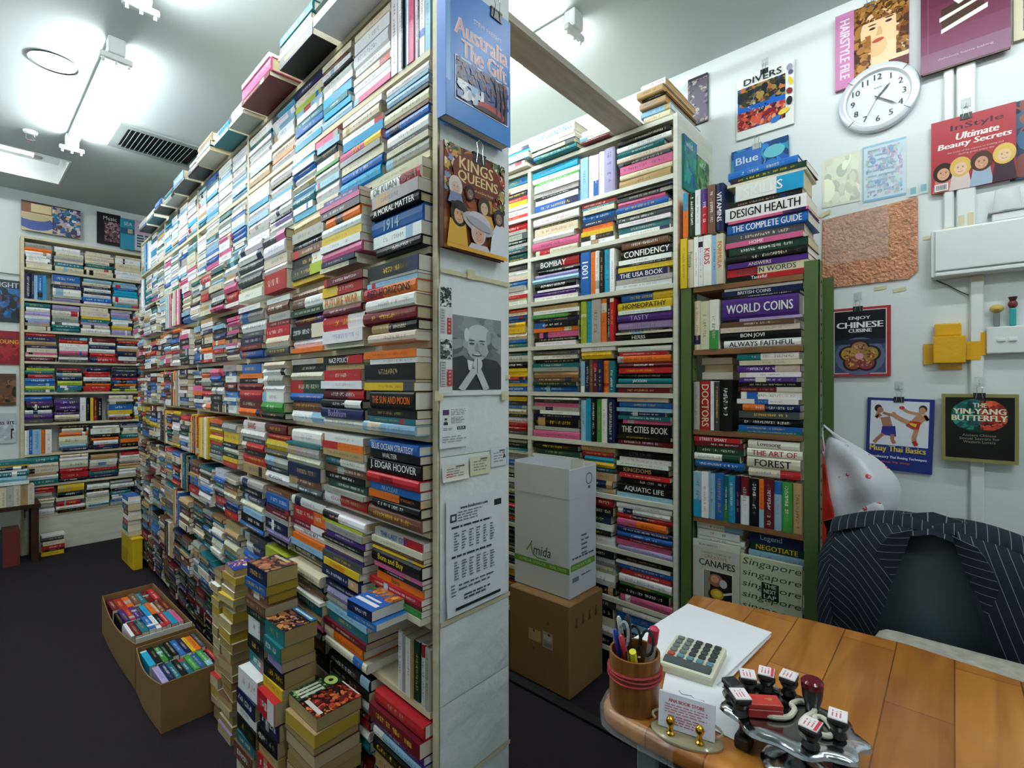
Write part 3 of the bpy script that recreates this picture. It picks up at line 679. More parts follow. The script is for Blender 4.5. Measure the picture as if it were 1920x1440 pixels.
pile('R4/WN3K3A2R3T3N3S2K3', '-X', 1.44, 1.575, .615, 0, .425, 'under the woman-and-lace cover', .12, CP)
pile('T3T3V2K3Y2', '-X', 1.44, 1.575, .628, .4255, .625, 'topped by a woman-and-lace cover', .112, CP, 1)
pile('W4N3W2K3T2S3I3K2R3', '-X', 1.59, 1.75, .612, 0, .425, 'under the blue-spined paperbacks', .13, CP)
pile('N3B2S2S2D2W4/XK3T3', '-X', 1.59, 1.75, .645, .4255, .755, 'of blue-spined paperbacks', .105, YP, 2)
pile('N2A2A2W2Y2Y2G3I3W3I3A3S3I2R3W3S2A2Y3I2V3', '+X', 1.995, 2.13, .758, 0, .64, 'nearest the paperback cartons', .092, CP+YP, 3, yaw=.09)
pile('S2A2W2Y2Y2G3I3W3I3A3S3I2R3W3S2A2A3', '+X', 2.15, 2.235, .755, 0, .60, 'touching the paperback cartons', .085, CP+YP, yaw=.05)
pile('N3B2', '-X', 1.02, 1.155, .66, BZ[6]+.001, BZ[6]+.045, 'jutting out by the end panel', .14, [hx('d8d2c4')], 4, yaw=.01, jit=.0)
for q in BOOKS[-2:]: q['lab'] = q['lab'].replace('pile jutting', 'pair jutting')
GC = 'paperbacks packed spine up in cartons'
CX0, CX1 = .524, .742
def carton_row(spec, y0, y1, zt, nm, cs):
    toks = parse(spec); tot = sum(t[1] for t in toks); x = CX0+.006; wid = CX1-CX0-.012
    for i, (code, wt, c2, t, tc) in enumerate(toks):
        T = wid*wt/tot-.0008; L = (y1-y0)*brnd.uniform(.92, 1); zz_ = zt-brnd.uniform(0, .012)
        mkbook(mtx(Vector((x, y1, zz_)), Vector((0, -1, 0)), Vector((0, 0, -1)), Vector((1, 0, 0))), L, .12, T, code, c2, None, None,
               f'{CNAME[code]} paperback, {ORDN[i]} from the carton side in {nm} of {cs}', GC, hard=False)
        x += wid*wt/tot
carton_row('V3N3T3K3T3E3B3E3K2R2', 2.285, 2.45, .185, 'front row', 'the near carton')
carton_row('C3K3E3D2K3B3N3Y2O3X2', 2.475, 2.65, .180, 'second row', 'the near carton')
carton_row('W2M4T4B4W3K3R3C4P3', 2.80, 2.985, .195, 'front row', 'the far carton')
carton_row('K2U3R3U3N3C3O3I2S3M3', 3.00, 3.19, .185, 'second row', 'the far carton')
carton_row('M3R4O3S3T3M3R3', 3.21, 3.40, .18, 'third row', 'the far carton')

# pile standing on the yellow basket
flat('B2W1S3M2W2R2T3I2', '-X', 4.45, 4.64, .825, .2325, .52, ('pile', 'on the yellow basket', 'end of long bookcase', GP), depth=.08, hard=False)

# low table at the far left
TX0, TX1, TY0, TY1, TZ = -.55, .42, 5.14, 5.40, .44
upright('IGIIAIGIAI', '-Y', .02, .385, 5.15, TZ+.001, .155, ('page-out row', 'on the low dark table', 'far wall', GK))
flat('T2Y1N2W1T3L3/RW2', '-Y', .05, .36, 5.147, TZ+.158, .77, ('pile', 'on the low dark table', 'far wall', GK), depth=.2, yaw=.01)
flat('W1X2I2R2K1Y2', '-Y', .43, .57, 5.27, .001, .16, ('short pile', 'before the far bookcase', 'far wall', GK), depth=.13, yaw=.01)

# ------------------------------------------------------------------ how large each book shows from the viewpoint
def book_box(q):
    M, L, Wd, T = q['M'], q['L'], q['W'], q['T']
    return [M @ Vector((x, y, z)) for z in (0, T) for y in (0, Wd) for x in (0, L)]
OCC_BOXES = [((BX0, BY0-.004, 0), (BX1, BY0+.018, 2.6)), ((1.722, 1.212, 0), (1.99, 1.55, .4)), ((1.772, 1.248, .4), (1.985, 1.57, .95)), ((.79, -.8, .70), (1.40, .53, .752)), ((2.0, .80, 0), (2.01, .846, 1.77)), ((2.0, .351, 0), (2.01, .40, 1.77)), ((.52, 2.26, 0), (.742, 2.27, .19)), ((.95, 1.03, 2.475), (2.06, 1.15, 2.5)), ((1.75, -.2, .3), (1.9, .31, .93))]
def visibility():
    V = []; Fc = []; own = []
    quads = [(0, 2, 3, 1), (4, 5, 7, 6), (0, 1, 5, 4), (2, 6, 7, 3), (0, 4, 6, 2), (1, 3, 7, 5)]
    def add(pts, k):
        b = len(V); V.extend(pts)
        for f in quads: Fc.append(tuple(b+i for i in f)); own.append(k)
    for k, q in enumerate(BOOKS): add(book_box(q), k)
    for p0, p1 in OCC_BOXES: add([Vector((x, y, z)) for z in (p0[2], p1[2]) for y in (p0[1], p1[1]) for x in (p0[0], p1[0])], -1)
    T = BVHTree.FromPolygons(V, Fc); eye = Vector((0, 0, EYE)); H = {}
    for j in range(360):
        for i in range(480):
            d = Vector(ray(i*4+2, j*4+2)).normalized(); r = T.ray_cast(eye, d)
            if r[2] is not None and own[r[2]] >= 0: H[own[r[2]]] = H.get(own[r[2]], 0)+1
    return H
VIS = visibility()
NIND = 300
order = sorted(VIS, key=lambda k: -VIS[k])
CHOSEN = set(order[:NIND])
print('BOOKS', len(BOOKS), 'visible', len(VIS), 'smallest chosen', VIS[order[min(NIND, len(order))-1]])

def book_geo(q, mc, mp, M, pm=0, lod=2):
    L, Wd, T, c = q['L'], q['W'], q['T'], q['col']; hard = q['hard']
    tb = min(.0024, T*.15) if hard else min(.0006, T*.08); e = min(.006, T*.28) if hard else .0006; ov = .003 if hard else .0006
    prof = [(Wd, 0), (e, 0)]
    if hard and lod:
        n = 4 if lod == 2 else 2
        prof += [(e-e*math.sin(PI*k/n), T*(.5-.5*math.cos(PI*k/n))) for k in range(1, n)]
    prof += [(e, T), (Wd, T)]; ns = len(prof)
    inner = [(Wd, T-tb), (e+.002, T-tb), (e+.002, tb), (Wd, tb)]
    cuts = sorted({0, 1}|{min(1, max(0, x)) for a, b, _ in q['bands'] for x in (a, b)}); cc = (*c, L/T)
    title = q['title'] if lod == 2 else None
    for a, b in zip(cuts, cuts[1:]):
        sc = c
        for x0, x1, bc in q['bands']:
            if x0 <= (a+b)/2 <= x1: sc = bc
        for i in range(ns-1):
            (ya, za), (yb, zb) = prof[i], prof[i+1]; spine = 1 <= i < ns-2
            col = sc if spine else c
            pts = [M @ Vector((a*L, ya, za)), M @ Vector((b*L, ya, za)), M @ Vector((b*L, yb, zb)), M @ Vector((a*L, yb, zb))]
            uv = None
            if spine and not title and not q['plain'] and T > .007: uv = [(a*L/T, za/T), (b*L/T, za/T), (b*L/T, zb/T), (a*L/T, zb/T)]
            mc.poly(pts, (*col, L/T), 0, q['ink'], uv)
    for k in ((0, L) if lod else ()):
        for pl in ([(Wd, 0), (e, 0), (e+.002, tb), (Wd, tb)], [(Wd, T), (e, T), (e+.002, T-tb), (Wd, T-tb)], prof[1:-1]+[inner[1], inner[2]]):
            mc.poly([M @ Vector((k, y, z)) for y, z in pl], (*c, 1), 0, q['ink'])
    if lod:
        for (y0, z0), (y1, z1) in ((inner[0], inner[1]), (inner[2], inner[3])):
            mc.poly([M @ Vector((0, y0, z0)), M @ Vector((L, y0, z0)), M @ Vector((L, y1, z1)), M @ Vector((0, y1, z1))], (*c, 1), 0, q['ink'])
        for z in ((0, tb), (T-tb, T)):
            mc.poly([M @ Vector((0, Wd, z[0])), M @ Vector((L, Wd, z[0])), M @ Vector((L, Wd, z[1])), M @ Vector((0, Wd, z[1]))], (*c, 1), 0, q['ink'])
    x0, x1, y0, y1, z0, z1 = ov, L-ov, e+.0025, Wd-ov, tb+.0001, T-tb-.0001; pc = q['pc']
    for k in (x0, x1): mp.poly([M @ Vector((k, y0, z0)), M @ Vector((k, y1, z0)), M @ Vector((k, y1, z1)), M @ Vector((k, y0, z1))], pc, pm, None, [(y0*9, z0*100), (y1*9, z0*100), (y1*9, z1*100), (y0*9, z1*100)])
    mp.poly([M @ Vector((x0, y1, z0)), M @ Vector((x1, y1, z0)), M @ Vector((x1, y1, z1)), M @ Vector((x0, y1, z1))], pc, pm, None, [(x0*9, z0*100), (x1*9, z0*100), (x1*9, z1*100), (x0*9, z1*100)])
    if lod == 2:
        for zz_ in (z0, z1): mp.poly([M @ Vector((x0, y0, zz_)), M @ Vector((x1, y0, zz_)), M @ Vector((x1, y1, zz_)), M @ Vector((x0, y1, zz_))], pc, pm)
    if title:
        asp = text_geo(title)[2]; h = min(T*.62, .034); w = min(h*asp, L*.86); h = min(h, max(w/asp*1.5, T*.3))
        a = Art(L, T); a.T(title, L*(.5 if w > L*.6 else .42), (T-h)/2, h, q['ink'][:3], w=w, al='c', bold=h*.02)
        a.put(mc, M @ mtx(Vector((0, 0, 0)), Vector((1, 0, 0)), Vector((0, 0, 1)), Vector((0, -1, 0))))
    if q['art'] is not None and lod == 2:
        a = covart(q['art']); A = Matrix.Diagonal((L, Wd, 1, 1)); a.put(mc, M @ Matrix.Translation((0, 0, T)) @ A)
rest = MB()
for k, q in enumerate(BOOKS):
    if k in CHOSEN:
        mc, mp = MB(), MB(); I = Matrix.Identity(4); book_geo(q, mc, mp, I)
        o = mc.build(q['kind'], COVER); o.matrix_world = q['M']
        p = mp.build('page_block', PAGES, None); p.parent = o
        tag(o, q['lab'], q['cat'], q['group'])
    else: book_geo(q, rest, rest, q['M'], 1, 1 if k in VIS else 0)
o = rest.build('massed_books', [COVER, PAGES]); tag(o, 'the many smaller and farther books filling the bookcases', 'book', kind='stuff')

# ================================================================== cartons, basket, table
def carton(name, x0, x1, y0, y1, z0, z1, label, matr=CARD, sag=.0, t=.004):
    o = empty(name, ((x0+x1)/2, (y0+y1)/2, z0), label, 'carton')
    b = MB(); b.box((x0, y0, z0), (x1, y1, z0+t)); b.build('base', matr, o)
    b = MB(); b.box((x0, y0, z0+t), (x1, y0+t, z1)); b.box((x0, y0+.0005-.001, z0+(z1-z0)*.28), (x1, y0-.0004, z0+(z1-z0)*.30)); b.build('front_wall', matr, o)
    b = MB(); b.box((x0, y1-t, z0+t), (x1, y1, z1)); b.build('rear_wall', matr, o)
    for x in (x0, x1-t):
        G0 = []; n = 9
        b = MB()
        for i in range(n):
            y = y0+t+(y1-y0-2*t)*i/(n-1); w = math.sin(PI*i/(n-1))
            dz = sag*w if x == x0 else 0; dx = -.008*w if x == x0 else 0
            G0.append([(x+dx, y, z0+t), (x+dx*1.5, y, z1-dz), (x+t+dx*1.5, y, z1-dz), (x+t+dx, y, z0+t)])
        b.grid(G0); b.build('side_wall', matr, o)
    return o
carton('carton', .518, .748, 2.262, 2.66, .001, .19, 'nearer open brown carton of upright paperbacks on the carpet', sag=.02)
carton('carton', .518, .748, 2.675, 3.42, .001, .20, 'farther long open carton of paperbacks, towards the yellow basket', sag=.03)
o = empty('card_divider', (.63, 2.72, .15), 'white card standing across the carton rims between the paperbacks', 'card')
b = MB(); b.box((.525, 2.70, .12), (.742, 2.704, .212)); b.build('sheet', mat('white_card', hx('d8d8d2'), .6), o)

# the brown carton with the white carton on it, in the aisle
x0, x1, y0, y1 = 1.722, 1.986, 1.212, 1.556
o = empty('carton', (1.85, 1.4, 0), 'closed brown carton on the carpet under the white carton', 'carton')
b = MB(); b.rbox((x0, y0, .002), (x1, y1, .398), .004, seg=1); b.build('body', CARD, o)
a = Art(.344, .396); a.R(.20, .18, .055, .07, 'a9a294'); a.R(.205, .185, .045, .02, '8a8478'); a.R(.205, .215, .045, .02, 'c9c6c0'); a.R(.12, .19, .07, .05, 'c0a36e')
for q in ((.23, .29), (.235, .24), (.15, .235), (.15, .155)): a.E(q[0], q[1], .006, .007, '5d4324')
b = MB(); a.put(b, frame((x0-.0002, y1, .002), (0, -1, 0), (0, 0, 1))); b.build('label_print', PRINT, o)
a = Art(.264, .396)
for k, xx in enumerate((.05, .10, .15, .205)):
    a.R(xx-.01, .29+k*.001, .02, .012, '4a3620'); a.R(xx-.004, .30, .008, .035, '4a3620')
b = MB(); a.put(b, frame((x0, y0-.0002, .002), (1, 0, 0), (0, 0, 1))); b.build('marking_print', PRINT, o)
WC = mat('white_cardboard', hx('dde0ea'), .5, var=.05, scale=8)
WCB = mat('cardboard_inside', hx('b09463'), .8, var=.06)
x0, x1, y0, y1, z0, z1 = 1.772, 1.984, 1.248, 1.565, .402, .835
o = empty('carton', (1.88, 1.4, z0), 'white carton with a green band and script logo, open on top of the brown carton', 'carton')
b = MB(); b.box((x0, y0, z0), (x1, y1, z1)); b.build('body', WC, o)
for p0, p1 in (((x0-.002, y0, z1), (x0+.002, y1, z1+.135)), ((x0, y0-.002, z1), (x1, y0+.002, z1+.13)), ((x1-.004, y0, z1), (x1, y1, z1+.14)), ((x0, y1-.004, z1), (x1, y1, z1+.145))):
    b = MB(); b.box(p0, p1, mi=0); b.box((p0[0]+.0045 if p1[0]-p0[0] < .01 else p0[0]+.006, p0[1]+.0045 if p1[1]-p0[1] < .01 else p0[1]+.006, p0[2]+.003), (p1[0]+.001 if p1[0]-p0[0] < .01 else p1[0]-.006, p1[1]+.001 if p1[1]-p0[1] < .01 else p1[1]-.006, p1[2]-.003), mi=1)
    b.build('flap', [WC, WCB], o)
b = MB(); b.box((x0+.01, y0+.01, z1+.0005), (x1-.01, y1-.01, z1+.012)); b.build('lining', WCB, o)
a = Art(y1-y0, z1-z0)
a.R(0, .105, .317, .028, '6aa52e'); a.T('AMIDA SNACK', .03, .113, .012, 'd7e6c4', w=.16); a.T('REAL TASTE', .21, .113, .012, 'd7e6c4', w=.09)
a.T('mida', .115, .155, .045, '173b26', w=.10, shear=.15)
a.line([(.075, .165), (.10, .20), (.112, .155), (.14, .142), (.19, .142)], .006, '6aa52e'); a.line([(.10, .20), (.108, .215)], .004, '173b26')
b = MB(); a.put(b, frame((x0-.0003, y1, z0), (0, -1, 0), (0, 0, 1))); b.build('logo_print', PRINT, o); b = MB()
a = Art(x1-x0, z1-z0); a.R(.01, .115, .19, .03, '6aa52e'); a.T('FROM NATURE', .02, .122, .014, 'd7e6c4', w=.15)
a.lines(.09, .255, .06, 5, .02, '6d7078', 2, .4); a.lines(.02, .165, .17, 1, .014, '55585f', 4, .5, 0); a.R(.02, .065, .05, .02, '7b7e84'); a.lines(.09, .08, .1, 1, .012, '6d7078', 5, .5)
a.put(b, frame((x0, y0-.0003, z0), (1, 0, 0), (0, 0, 1))); b.build('side_print', PRINT, o); b = MB()
a = Art(x1-x0, .13); a.ring(.15, .075, .022, .027, '5f636c', 16); a.R(.142, .03, .018, .012, '5f636c'); a.put(b, frame((x0, y0-.0023, z1), (1, 0, 0), (0, 0, 1)))
b.build('flap_print', PRINT, o)
for nm, p, lb, cc in (('paper_bag', (1.85, 1.33, z1+.02), 'crumpled clear plastic in the top of the white carton', 'a9b3c4'), ):
    o = empty('plastic_wrap', p, lb, 'plastic'); b = MB(); G = []; r = random.Random(4)
    for i in range(9):
        G.append([(x0+.03+.15*i/8, y0+.10+.19*j/8, z1+.022+.07*math.sin(PI*i/8)*math.sin(PI*j/8)*r.uniform(.6, 1.2)) for j in range(9)])
    b.grid(G); b.build('film', mat('crumpled_film', hx('c3cad6'), .2, var=.1), o, smooth=True)
o = empty('paper_sheet', (1.86, 1.30, z1+.05), 'white sheet poking out of the white carton', 'paper')
b = MB(); b.poly([(1.80, 1.268, z1+.02), (1.965, 1.268, z1+.02), (1.965, 1.30, z1+.15), (1.85, 1.29, z1+.165)]); b.poly([(1.80, 1.2695, z1+.02), (1.965, 1.2695, z1+.02), (1.965, 1.3015, z1+.15), (1.85, 1.2915, z1+.165)]); b.build('sheet', MATS['white_card'], o)

# yellow basket at the far end of the long bookcase
x0, x1, y0, y1, z0, z1 = .835, .895, 4.38, 4.75, .001, .23
o = empty('basket', (.76, 3.6, z0), 'yellow basket under a pile on the carpet at the far end of the long bookcase', 'basket')
YB = mat('yellow_plastic', hx('d8b51f'), .4, var=.08)
b = MB(); b.rbox((x0, y0, z0), (x1, y1, z1), .01); b.build('body', YB, o)
b = MB(); b.tube([(x0, y0, z1-.008), (x1, y0, z1-.008), (x1, y1, z1-.008), (x0, y1, z1-.008)], .006, n=6, closed=True); b.build('rim', YB, o)
a = Art(y1-y0, z1-z0); a.lines(.04, .11, .2, 6, .017, 'a07a12', 3, .5, .2); b = MB(); a.put(b, frame((x0-.0005, y1, z0), (0, -1, 0), (0, 0, 1))); b.build('printing', PRINT, o)

DKW = wood_mat('dark_table_wood', hx('3b2418'), hx('2a180f'), .4, (4, 30, 30))
o = empty('table', (0, 5.27, 0), 'low dark wooden table loaded with books at the far end of the dim aisle', 'table')
b = MB(); b.box((TX0, TY0, TZ-.03), (TX1, TY1, TZ)); b.build('table_top', DKW, o)
for x, y in ((TX0+.01, TY0+.01), (TX1-.05, TY0+.01), (TX0+.01, TY1-.05), (TX1-.05, TY1-.05)):
    b = MB(); b.box((x, y, 0), (x+.04, y+.04, TZ-.031)); b.build('leg', DKW, o)
for i, (x, cc) in enumerate(((-.1, '3a2622'), (.02, '5b3a22'), (.13, '2b2b30'), (.22, '6a2a26'))):
    b = MB(); b.box((x, 5.16, .001), (x+.09, 5.36, .2+.02*i), hx(cc)); t_ = b.build('storage_box', PAINT)
    tag(t_, ['darkest box under the low dark table', 'brown box under the low dark table', 'charcoal box under the low dark table', 'red-brown box under the low dark table near its corner leg'][i], 'box')

# ================================================================== things shown on walls and panels
WIRE = STEEL
def clipper(p, r, n, label, col='black', s=1.0, hang=True):
    """binder clip: r = along the clip, n = towards the viewer; p = top edge of what it grips"""
    r = Vector(r); n = Vector(n); M = mtx(Vector(p), r, n.cross(r)*-1 if False else Vector((0, 0, 1)), n)
    o = empty('binder_clip', p, label, 'clip')
    b = MB(); w = .016*s; mt = BLACKP if col == 'black' else STEEL
    b.prism([(-w, -.018*s), (w, -.018*s), (w*.96, .002), (-w*.96, .002)], .0015, M=M @ Matrix.Translation((0, 0, .0015)))
    b.prism([(-w, -.001), (w, -.001), (w, .003), (-w, .003)], .013*s, M=M @ Matrix.Translation((0, 0, -.010*s)))
    b.build('body', mt, o)
    b = MB(); zf = .004
    b.tube([M @ Vector(q) for q in ((-.009*s, -.016*s, zf), (-.006*s, .006*s, zf+.001), (-.008*s, .02*s, zf), (0, .027*s, zf), (.008*s, .02*s, zf), (.006*s, .006*s, zf+.001), (.009*s, -.016*s, zf))], .0011, n=6)
    b.build('wire_handle', STEEL, o, smooth=True); return o
def hook(p, n, label):
    o = empty('adhesive_hook', p, label, 'hook'); n = Vector(n); r = Vector((0, 0, 1)).cross(n).normalized(); M = mtx(Vector(p), r, Vector((0, 0, 1)), n)
    b = MB(); b.rbox((-.013, -.016, 0), (.013, .016, .003), .0012, M=M, seg=1); b.build('plate', mat('clear_plastic', hx('dfe6e4'), .15, alpha=.55), o)
    b = MB(); b.tube([M @ Vector(q) for q in ((0, .002, .003), (0, -.008, .006), (0, -.012, .012), (0, -.006, .014))], .0018, n=6); b.build('prong', WHITEP, o)
def display(name, p, r, w, h, t, art, cc, label, cat='book', tilt=0.0, pages=True, gloss=True):
    """a book or sheet shown face-on: p = lower corner on the viewer's side-start, r = viewer's right"""
    r = Vector(r); M = frame(Vector(p), r, (0, 0, 1)) @ Matrix.Rotation(tilt, 4, 'Z')
    cc = art.col(cc); tb = min(.002, t*.2); I = Matrix.Identity(4)
    mc = MB(); mc.box((0, 0, 0), (w, h, tb), cc); mc.box((0, 0, t-tb), (w, h, t), cc)
    mc.box((-.001, 0, 0), (.003, h, t), cc)
    sc = Matrix.Diagonal((w/art.w, h/art.h, 1, 1)); art.put(mc, Matrix.Translation((0, 0, t)) @ sc)
    o = mc.build(name, GLOSSP if gloss else PRINT); o.matrix_world = M; tag(o, label, cat)
    if pages and t > .006:
        mp = MB(); mp.box((.004, .003, tb+.0002), (w-.003, h-.003, t-tb-.0002), hx('ded6c2')); q = mp.build('page_block', PAGES); q.parent = o
    return o
def sheet(name, p, r, w, h, art, label, cat='paper', n=None, tilt=0.0, gloss=False, curl=0.0):
    M = frame(Vector(p), Vector(r), (0, 0, 1)) @ Matrix.Rotation(tilt, 4, 'Z'); b = MB()
    bg = art.items[0][2]
    if curl:
        zf = lambda y: curl*max(0, 1-y/h*2.2)**2
        b.grid([[(w*i/4, h*j/16, .0006+zf(h*j/16)) for i in range(5)] for j in range(17)], bg); b.grid([[(w*i/4, h*j/16, zf(h*j/16)) for i in range(5)][::-1] for j in range(17)], bg)
        art.items = art.items[1:]; n0 = len(b.v); art.put(b, Matrix.Translation((0, 0, .0007)) @ Matrix.Diagonal((w/art.w, h/art.h, 1, 1)))
        for i in range(n0, len(b.v)): v = b.v[i]; b.v[i] = (v[0], v[1], v[2]+zf(v[1]))
    else:
        b.box((0, 0, 0), (w, h, .0006), bg)
        art.put(b, Matrix.Translation((0, 0, .0006)) @ Matrix.Diagonal((w/art.w, h/art.h, 1, 1)))
    o = b.build(name, GLOSSP if gloss else PRINT); o.matrix_world = M; return tag(o, label, cat)
RV = (0, -1, 0); XW = RW-.0015
# ---- right wall
a = Art(100, 120, 'e9ebe6'); a.win = (2, 16, 84, 82); a.R(2, 16, 84, 82, '1d5fb8'); a.blot(2, 60, 84, 38, ['2a2a22', '4a3f2a', '8a7a3a', 'b06a3a', '1c2430'], 60, 1, (.1, .3)); a.blot(2, 16, 84, 34, ['a8342c', 'c8503a', '7c1f24', '3a2018', 'd88a6a'], 70, 2, (.1, .3)); a.blot(20, 45, 40, 20, ['1a2030', '8ea0a8'], 8, 3); a.win = None
a.T('DIVERS', 14, 101, 12, '24262a', w=66, bold=.3); a.E(93, 106, 5, 6, '9a9aa8'); a.E(95, 96, 4, 4, '5a5a78'); a.E(95, 80, 3.5, 8, 'd8c23a', .3); a.E(93, 62, 5, 6, '7c2a2a', .5); a.E(93, 44, 5, 8, '1d2a2c'); a.E(84, 28, 10, 5, 'e0c84a', .3); a.E(70, 18, 9, 5, '2a72c8', .4)
display('display_book', (XW, .747, 2.457), RV, .234, .279, .012, a, 'e6e6e0', 'white diving book with a coral reef photo, clipped high on the wall')
clipper((XW-.012, .63, 2.736), RV, (-1, 0, 0), 'black binder clip gripping the coral reef book'); hook((XW, .63, 2.775), (-1, 0, 0), 'clear hook above the coral reef book')
a = Art(100, 128, 'dfc493'); a.R(0, 0, 100, 128, 'd9c08a'); a.blot(26, 0, 74, 128, ['8a5a2a', '6a3e1c', 'a8743a', '4a2a16'], 90, 6, (.08, .22)); a.E(62, 76, 26, 36, 'e8c79a', .12); a.E(70, 34, 34, 22, 'e8cda4'); a.E(58, 52, 14, 16, 'e0b98a')
a.E(52, 84, 4.5, 2, '3a241a'); a.E(74, 88, 4.5, 2, '3a241a'); a.E(52, 90, 6, 1.2, '5a3a20'); a.E(75, 94, 6, 1.2, '5a3a20'); a.P([(60, 84), (64, 84), (66, 70), (57, 70)], 'd8ab7c'); a.E(60, 62, 8, 3, 'b84a40', .1); a.blot(26, 96, 74, 32, ['9a6a34', '7a4a20', 'b8843e', '5a3418'], 40, 9, (.1, .25)); a.blot(84, 30, 16, 70, ['7a4a20', '4a2a16', '9a6a34'], 20, 10, (.2, .5))
a.blot(24, 14, 26, 60, ['8a5a2a', '6a3e1c', 'a8743a', '4a2a16'], 22, 12, (.2, .45)); a.R(74, 8, 26, 14, '5a2a30'); a.R(0, 0, 27, 128, 'c983ae'); a.T('HAIRSTYLE FILE', 7, 116, 14, 'f2e3ee', w=100, rot=-PI/2, bold=.3)
display('display_book', (XW, .362, 2.53), RV, .234, .302, .012, a, 'c983ae', 'pink-edged hairstyle book with a curly-haired model, behind the clock')
clipper((XW-.012, .25, 2.835), RV, (-1, 0, 0), 'silver clip on the pink-edged hairstyle book', 'steel', 1.1)
a = Art(100, 140, '5a1f36'); a.R(0, 0, 100, 30, '7c5068'); a.R(0, 28, 100, 30, '6e2f4c'); a.R(0, 56, 100, 40, '64243f'); a.R(8, 0, 1, 140, '7d4a60')
a.P([(24, 88), (72, 100), (72, 88), (24, 74)], '3a1f14'); a.P([(24, 70), (72, 84), (72, 72), (26, 54)], '3a1f14'); a.P([(22, 70), (74, 86), (75, 90), (22, 76)], 'e6dfcc'); a.P([(24, 52), (76, 68), (76, 75), (24, 58)], 'ebe6d6'); a.P([(38, 96), (66, 104), (70, 98), (44, 88)], 'efe9dc'); a.E(54, 106, 10, 7, 'c22f38'); a.E(60, 104, 7, 6, 'd8434a')
a.T('SWEET TREATS', 16, 112, 9, 'd8b04a', w=70, bold=.2); a.T('30-MINUTE', 16, 124, 10, 'e6dfd8', w=62, bold=.3); a.T('delicious home baking', 20, 12, 4, 'cfb6c2', w=62)
display('display_book', (XW-.0195, .092, 2.474), RV, .233, .335, .020, a, '5a1f36', 'dark red baking book with a slice of chocolate cake on its cover')
a = Art(100, 120, '9c2f37'); a.R(0, 0, 100, 120, 'a8383f'); a.T('InStyle', 24, 96, 12, '3a1f2a', w=62, bold=.3); a.T('Ultimate', 30, 82, 11, 'f0e6e2', w=50, shear=.2, bold=.6); a.T('Beauty Secrets', 8, 68, 12, 'f0e6e2', w=86, shear=.15, bold=.6); a.T('the tricks of the experts to looking and', 20, 61, 3.2, 'e0c0c0', w=66); a.T('feeling great every day', 34, 56, 3.2, 'e0c0c0', w=42)
for x, y, sk, hr in ((15, 30, 'd8a184', '2c1c18'), (36, 34, 'e6bfa0', 'd8b25a'), (61, 36, 'd09a78', '4a2f24'), (87, 40, 'e6c09a', 'dcb85c')):
    a.P([(x-14, 0), (x+14, 0), (x+10, y-8), (x-10, y-8)], {'d8a184': 'c97a72', 'e6bfa0': 'd8c6c2', 'd09a78': '9fb0c6', 'e6c09a': '3a2430'}[sk]); a.face(x, y, 10, sk, hr)
a.R(4, 2, 17, 12, 'e6e4e0')
for k in range(9): a.R(6+k*1.5, 4, .7, 8, '2a2a2e')
display('magazine', (XW-.012, .063, 2.034), RV, .218, .26, .006, a, 'a8383f', 'red beauty magazine showing four smiling women', 'magazine', pages=False)
clipper((XW-.018, -.03, 2.296), RV, (-1, 0, 0), 'black clip on the red beauty magazine'); hook((XW-.018, -.03, 2.335), (-1, 0, 0), 'clear hook above the red beauty magazine')
a = Art(100, 125, '1c2f4a'); a.blot(0, 0, 100, 125, ['24405f', '3a5a78', '8a4a44', '16202f'], 30, 4, (.1, .3))
display('magazine', (XW-.004, -.142, 2.03), RV, .2, .265, .006, a, '1c2f4a', 'dark blue magazine cut off by the picture edge beside the red one', 'magazine', pages=False)
a = Art(100, 130, 'cfc6a8'); a.R(10, 10, 80, 110, '3a3a34'); a.blot(10, 10, 80, 110, ['6a5a44', '2a2e2c', '8a7a5a'], 20, 5)
display('display_book', (XW, -.150, 2.50), RV, .22, .33, .015, a, 'cfc6a8', 'cream-bordered book cut off at the top corner beside the cake book')
a = Art(100, 138, 'a8323c'); a.R(6, 5, 88, 128, 'e4dcd8'); a.R(7.5, 6.5, 85, 125, '14151c'); a.R(7.5, 6.5, 85, 62, '3f4a6a'); a.E(50, 40, 42, 38, '5a6684'); a.R(7.5, 64, 85, 10, '23263a')
for k in range(5):
    an = PI/2+k*2*PI/5; a.E(50+19*math.cos(an), 40+17*math.sin(an), 17, 16, '2a1a1c')
for k, cc in enumerate(('a06a52', 'b08a3a', '8a4a34', '8a3a44', '9a7a34')):
    an = PI/2+k*2*PI/5; a.E(50+18*math.cos(an), 40+16*math.sin(an), 14, 13, cc); a.blot(50+18*math.cos(an)-9, 40+16*math.sin(an)-8, 18, 16, [cc, '6a3a2a', 'c89a5a'], 14, k, (.1, .25))
a.E(50, 40, 7, 6.5, 'd89aac'); a.T('ENJOY', 32, 112, 8, 'e8e6ea', w=36, bold=.4); a.T('CHINESE', 12, 97, 12, 'f0eef0', w=76, bold=.8); a.T('CUISINE', 32, 88, 7, 'e8e6ea', w=38, bold=.5)
display('display_book', (XW, .380, 1.371), RV, .197, .273, .012, a, 'a8323c', 'red-bordered Chinese cookbook with a five-petal dish')
clipper((XW-.012, .287, 1.646), RV, (-1, 0, 0), 'black clip on the red-bordered cookbook'); hook((XW, .287, 1.69), (-1, 0, 0), 'clear hook above the red-bordered cookbook')
a = Art(100, 136, '22317a'); a.R(5, 47, 88, 84, 'e2e6ee')
sk1, sk2 = 'a8745a', 'c08a68'
a.line([(28, 100), (34, 76)], 15, sk1); a.E(17, 116, 6, 7, '2a1c18'); a.E(20, 113, 5, 5.5, sk1); a.line([(24, 108), (36, 104), (44, 108)], 5, sk1); a.line([(22, 104), (14, 98), (18, 110)], 5, sk1)
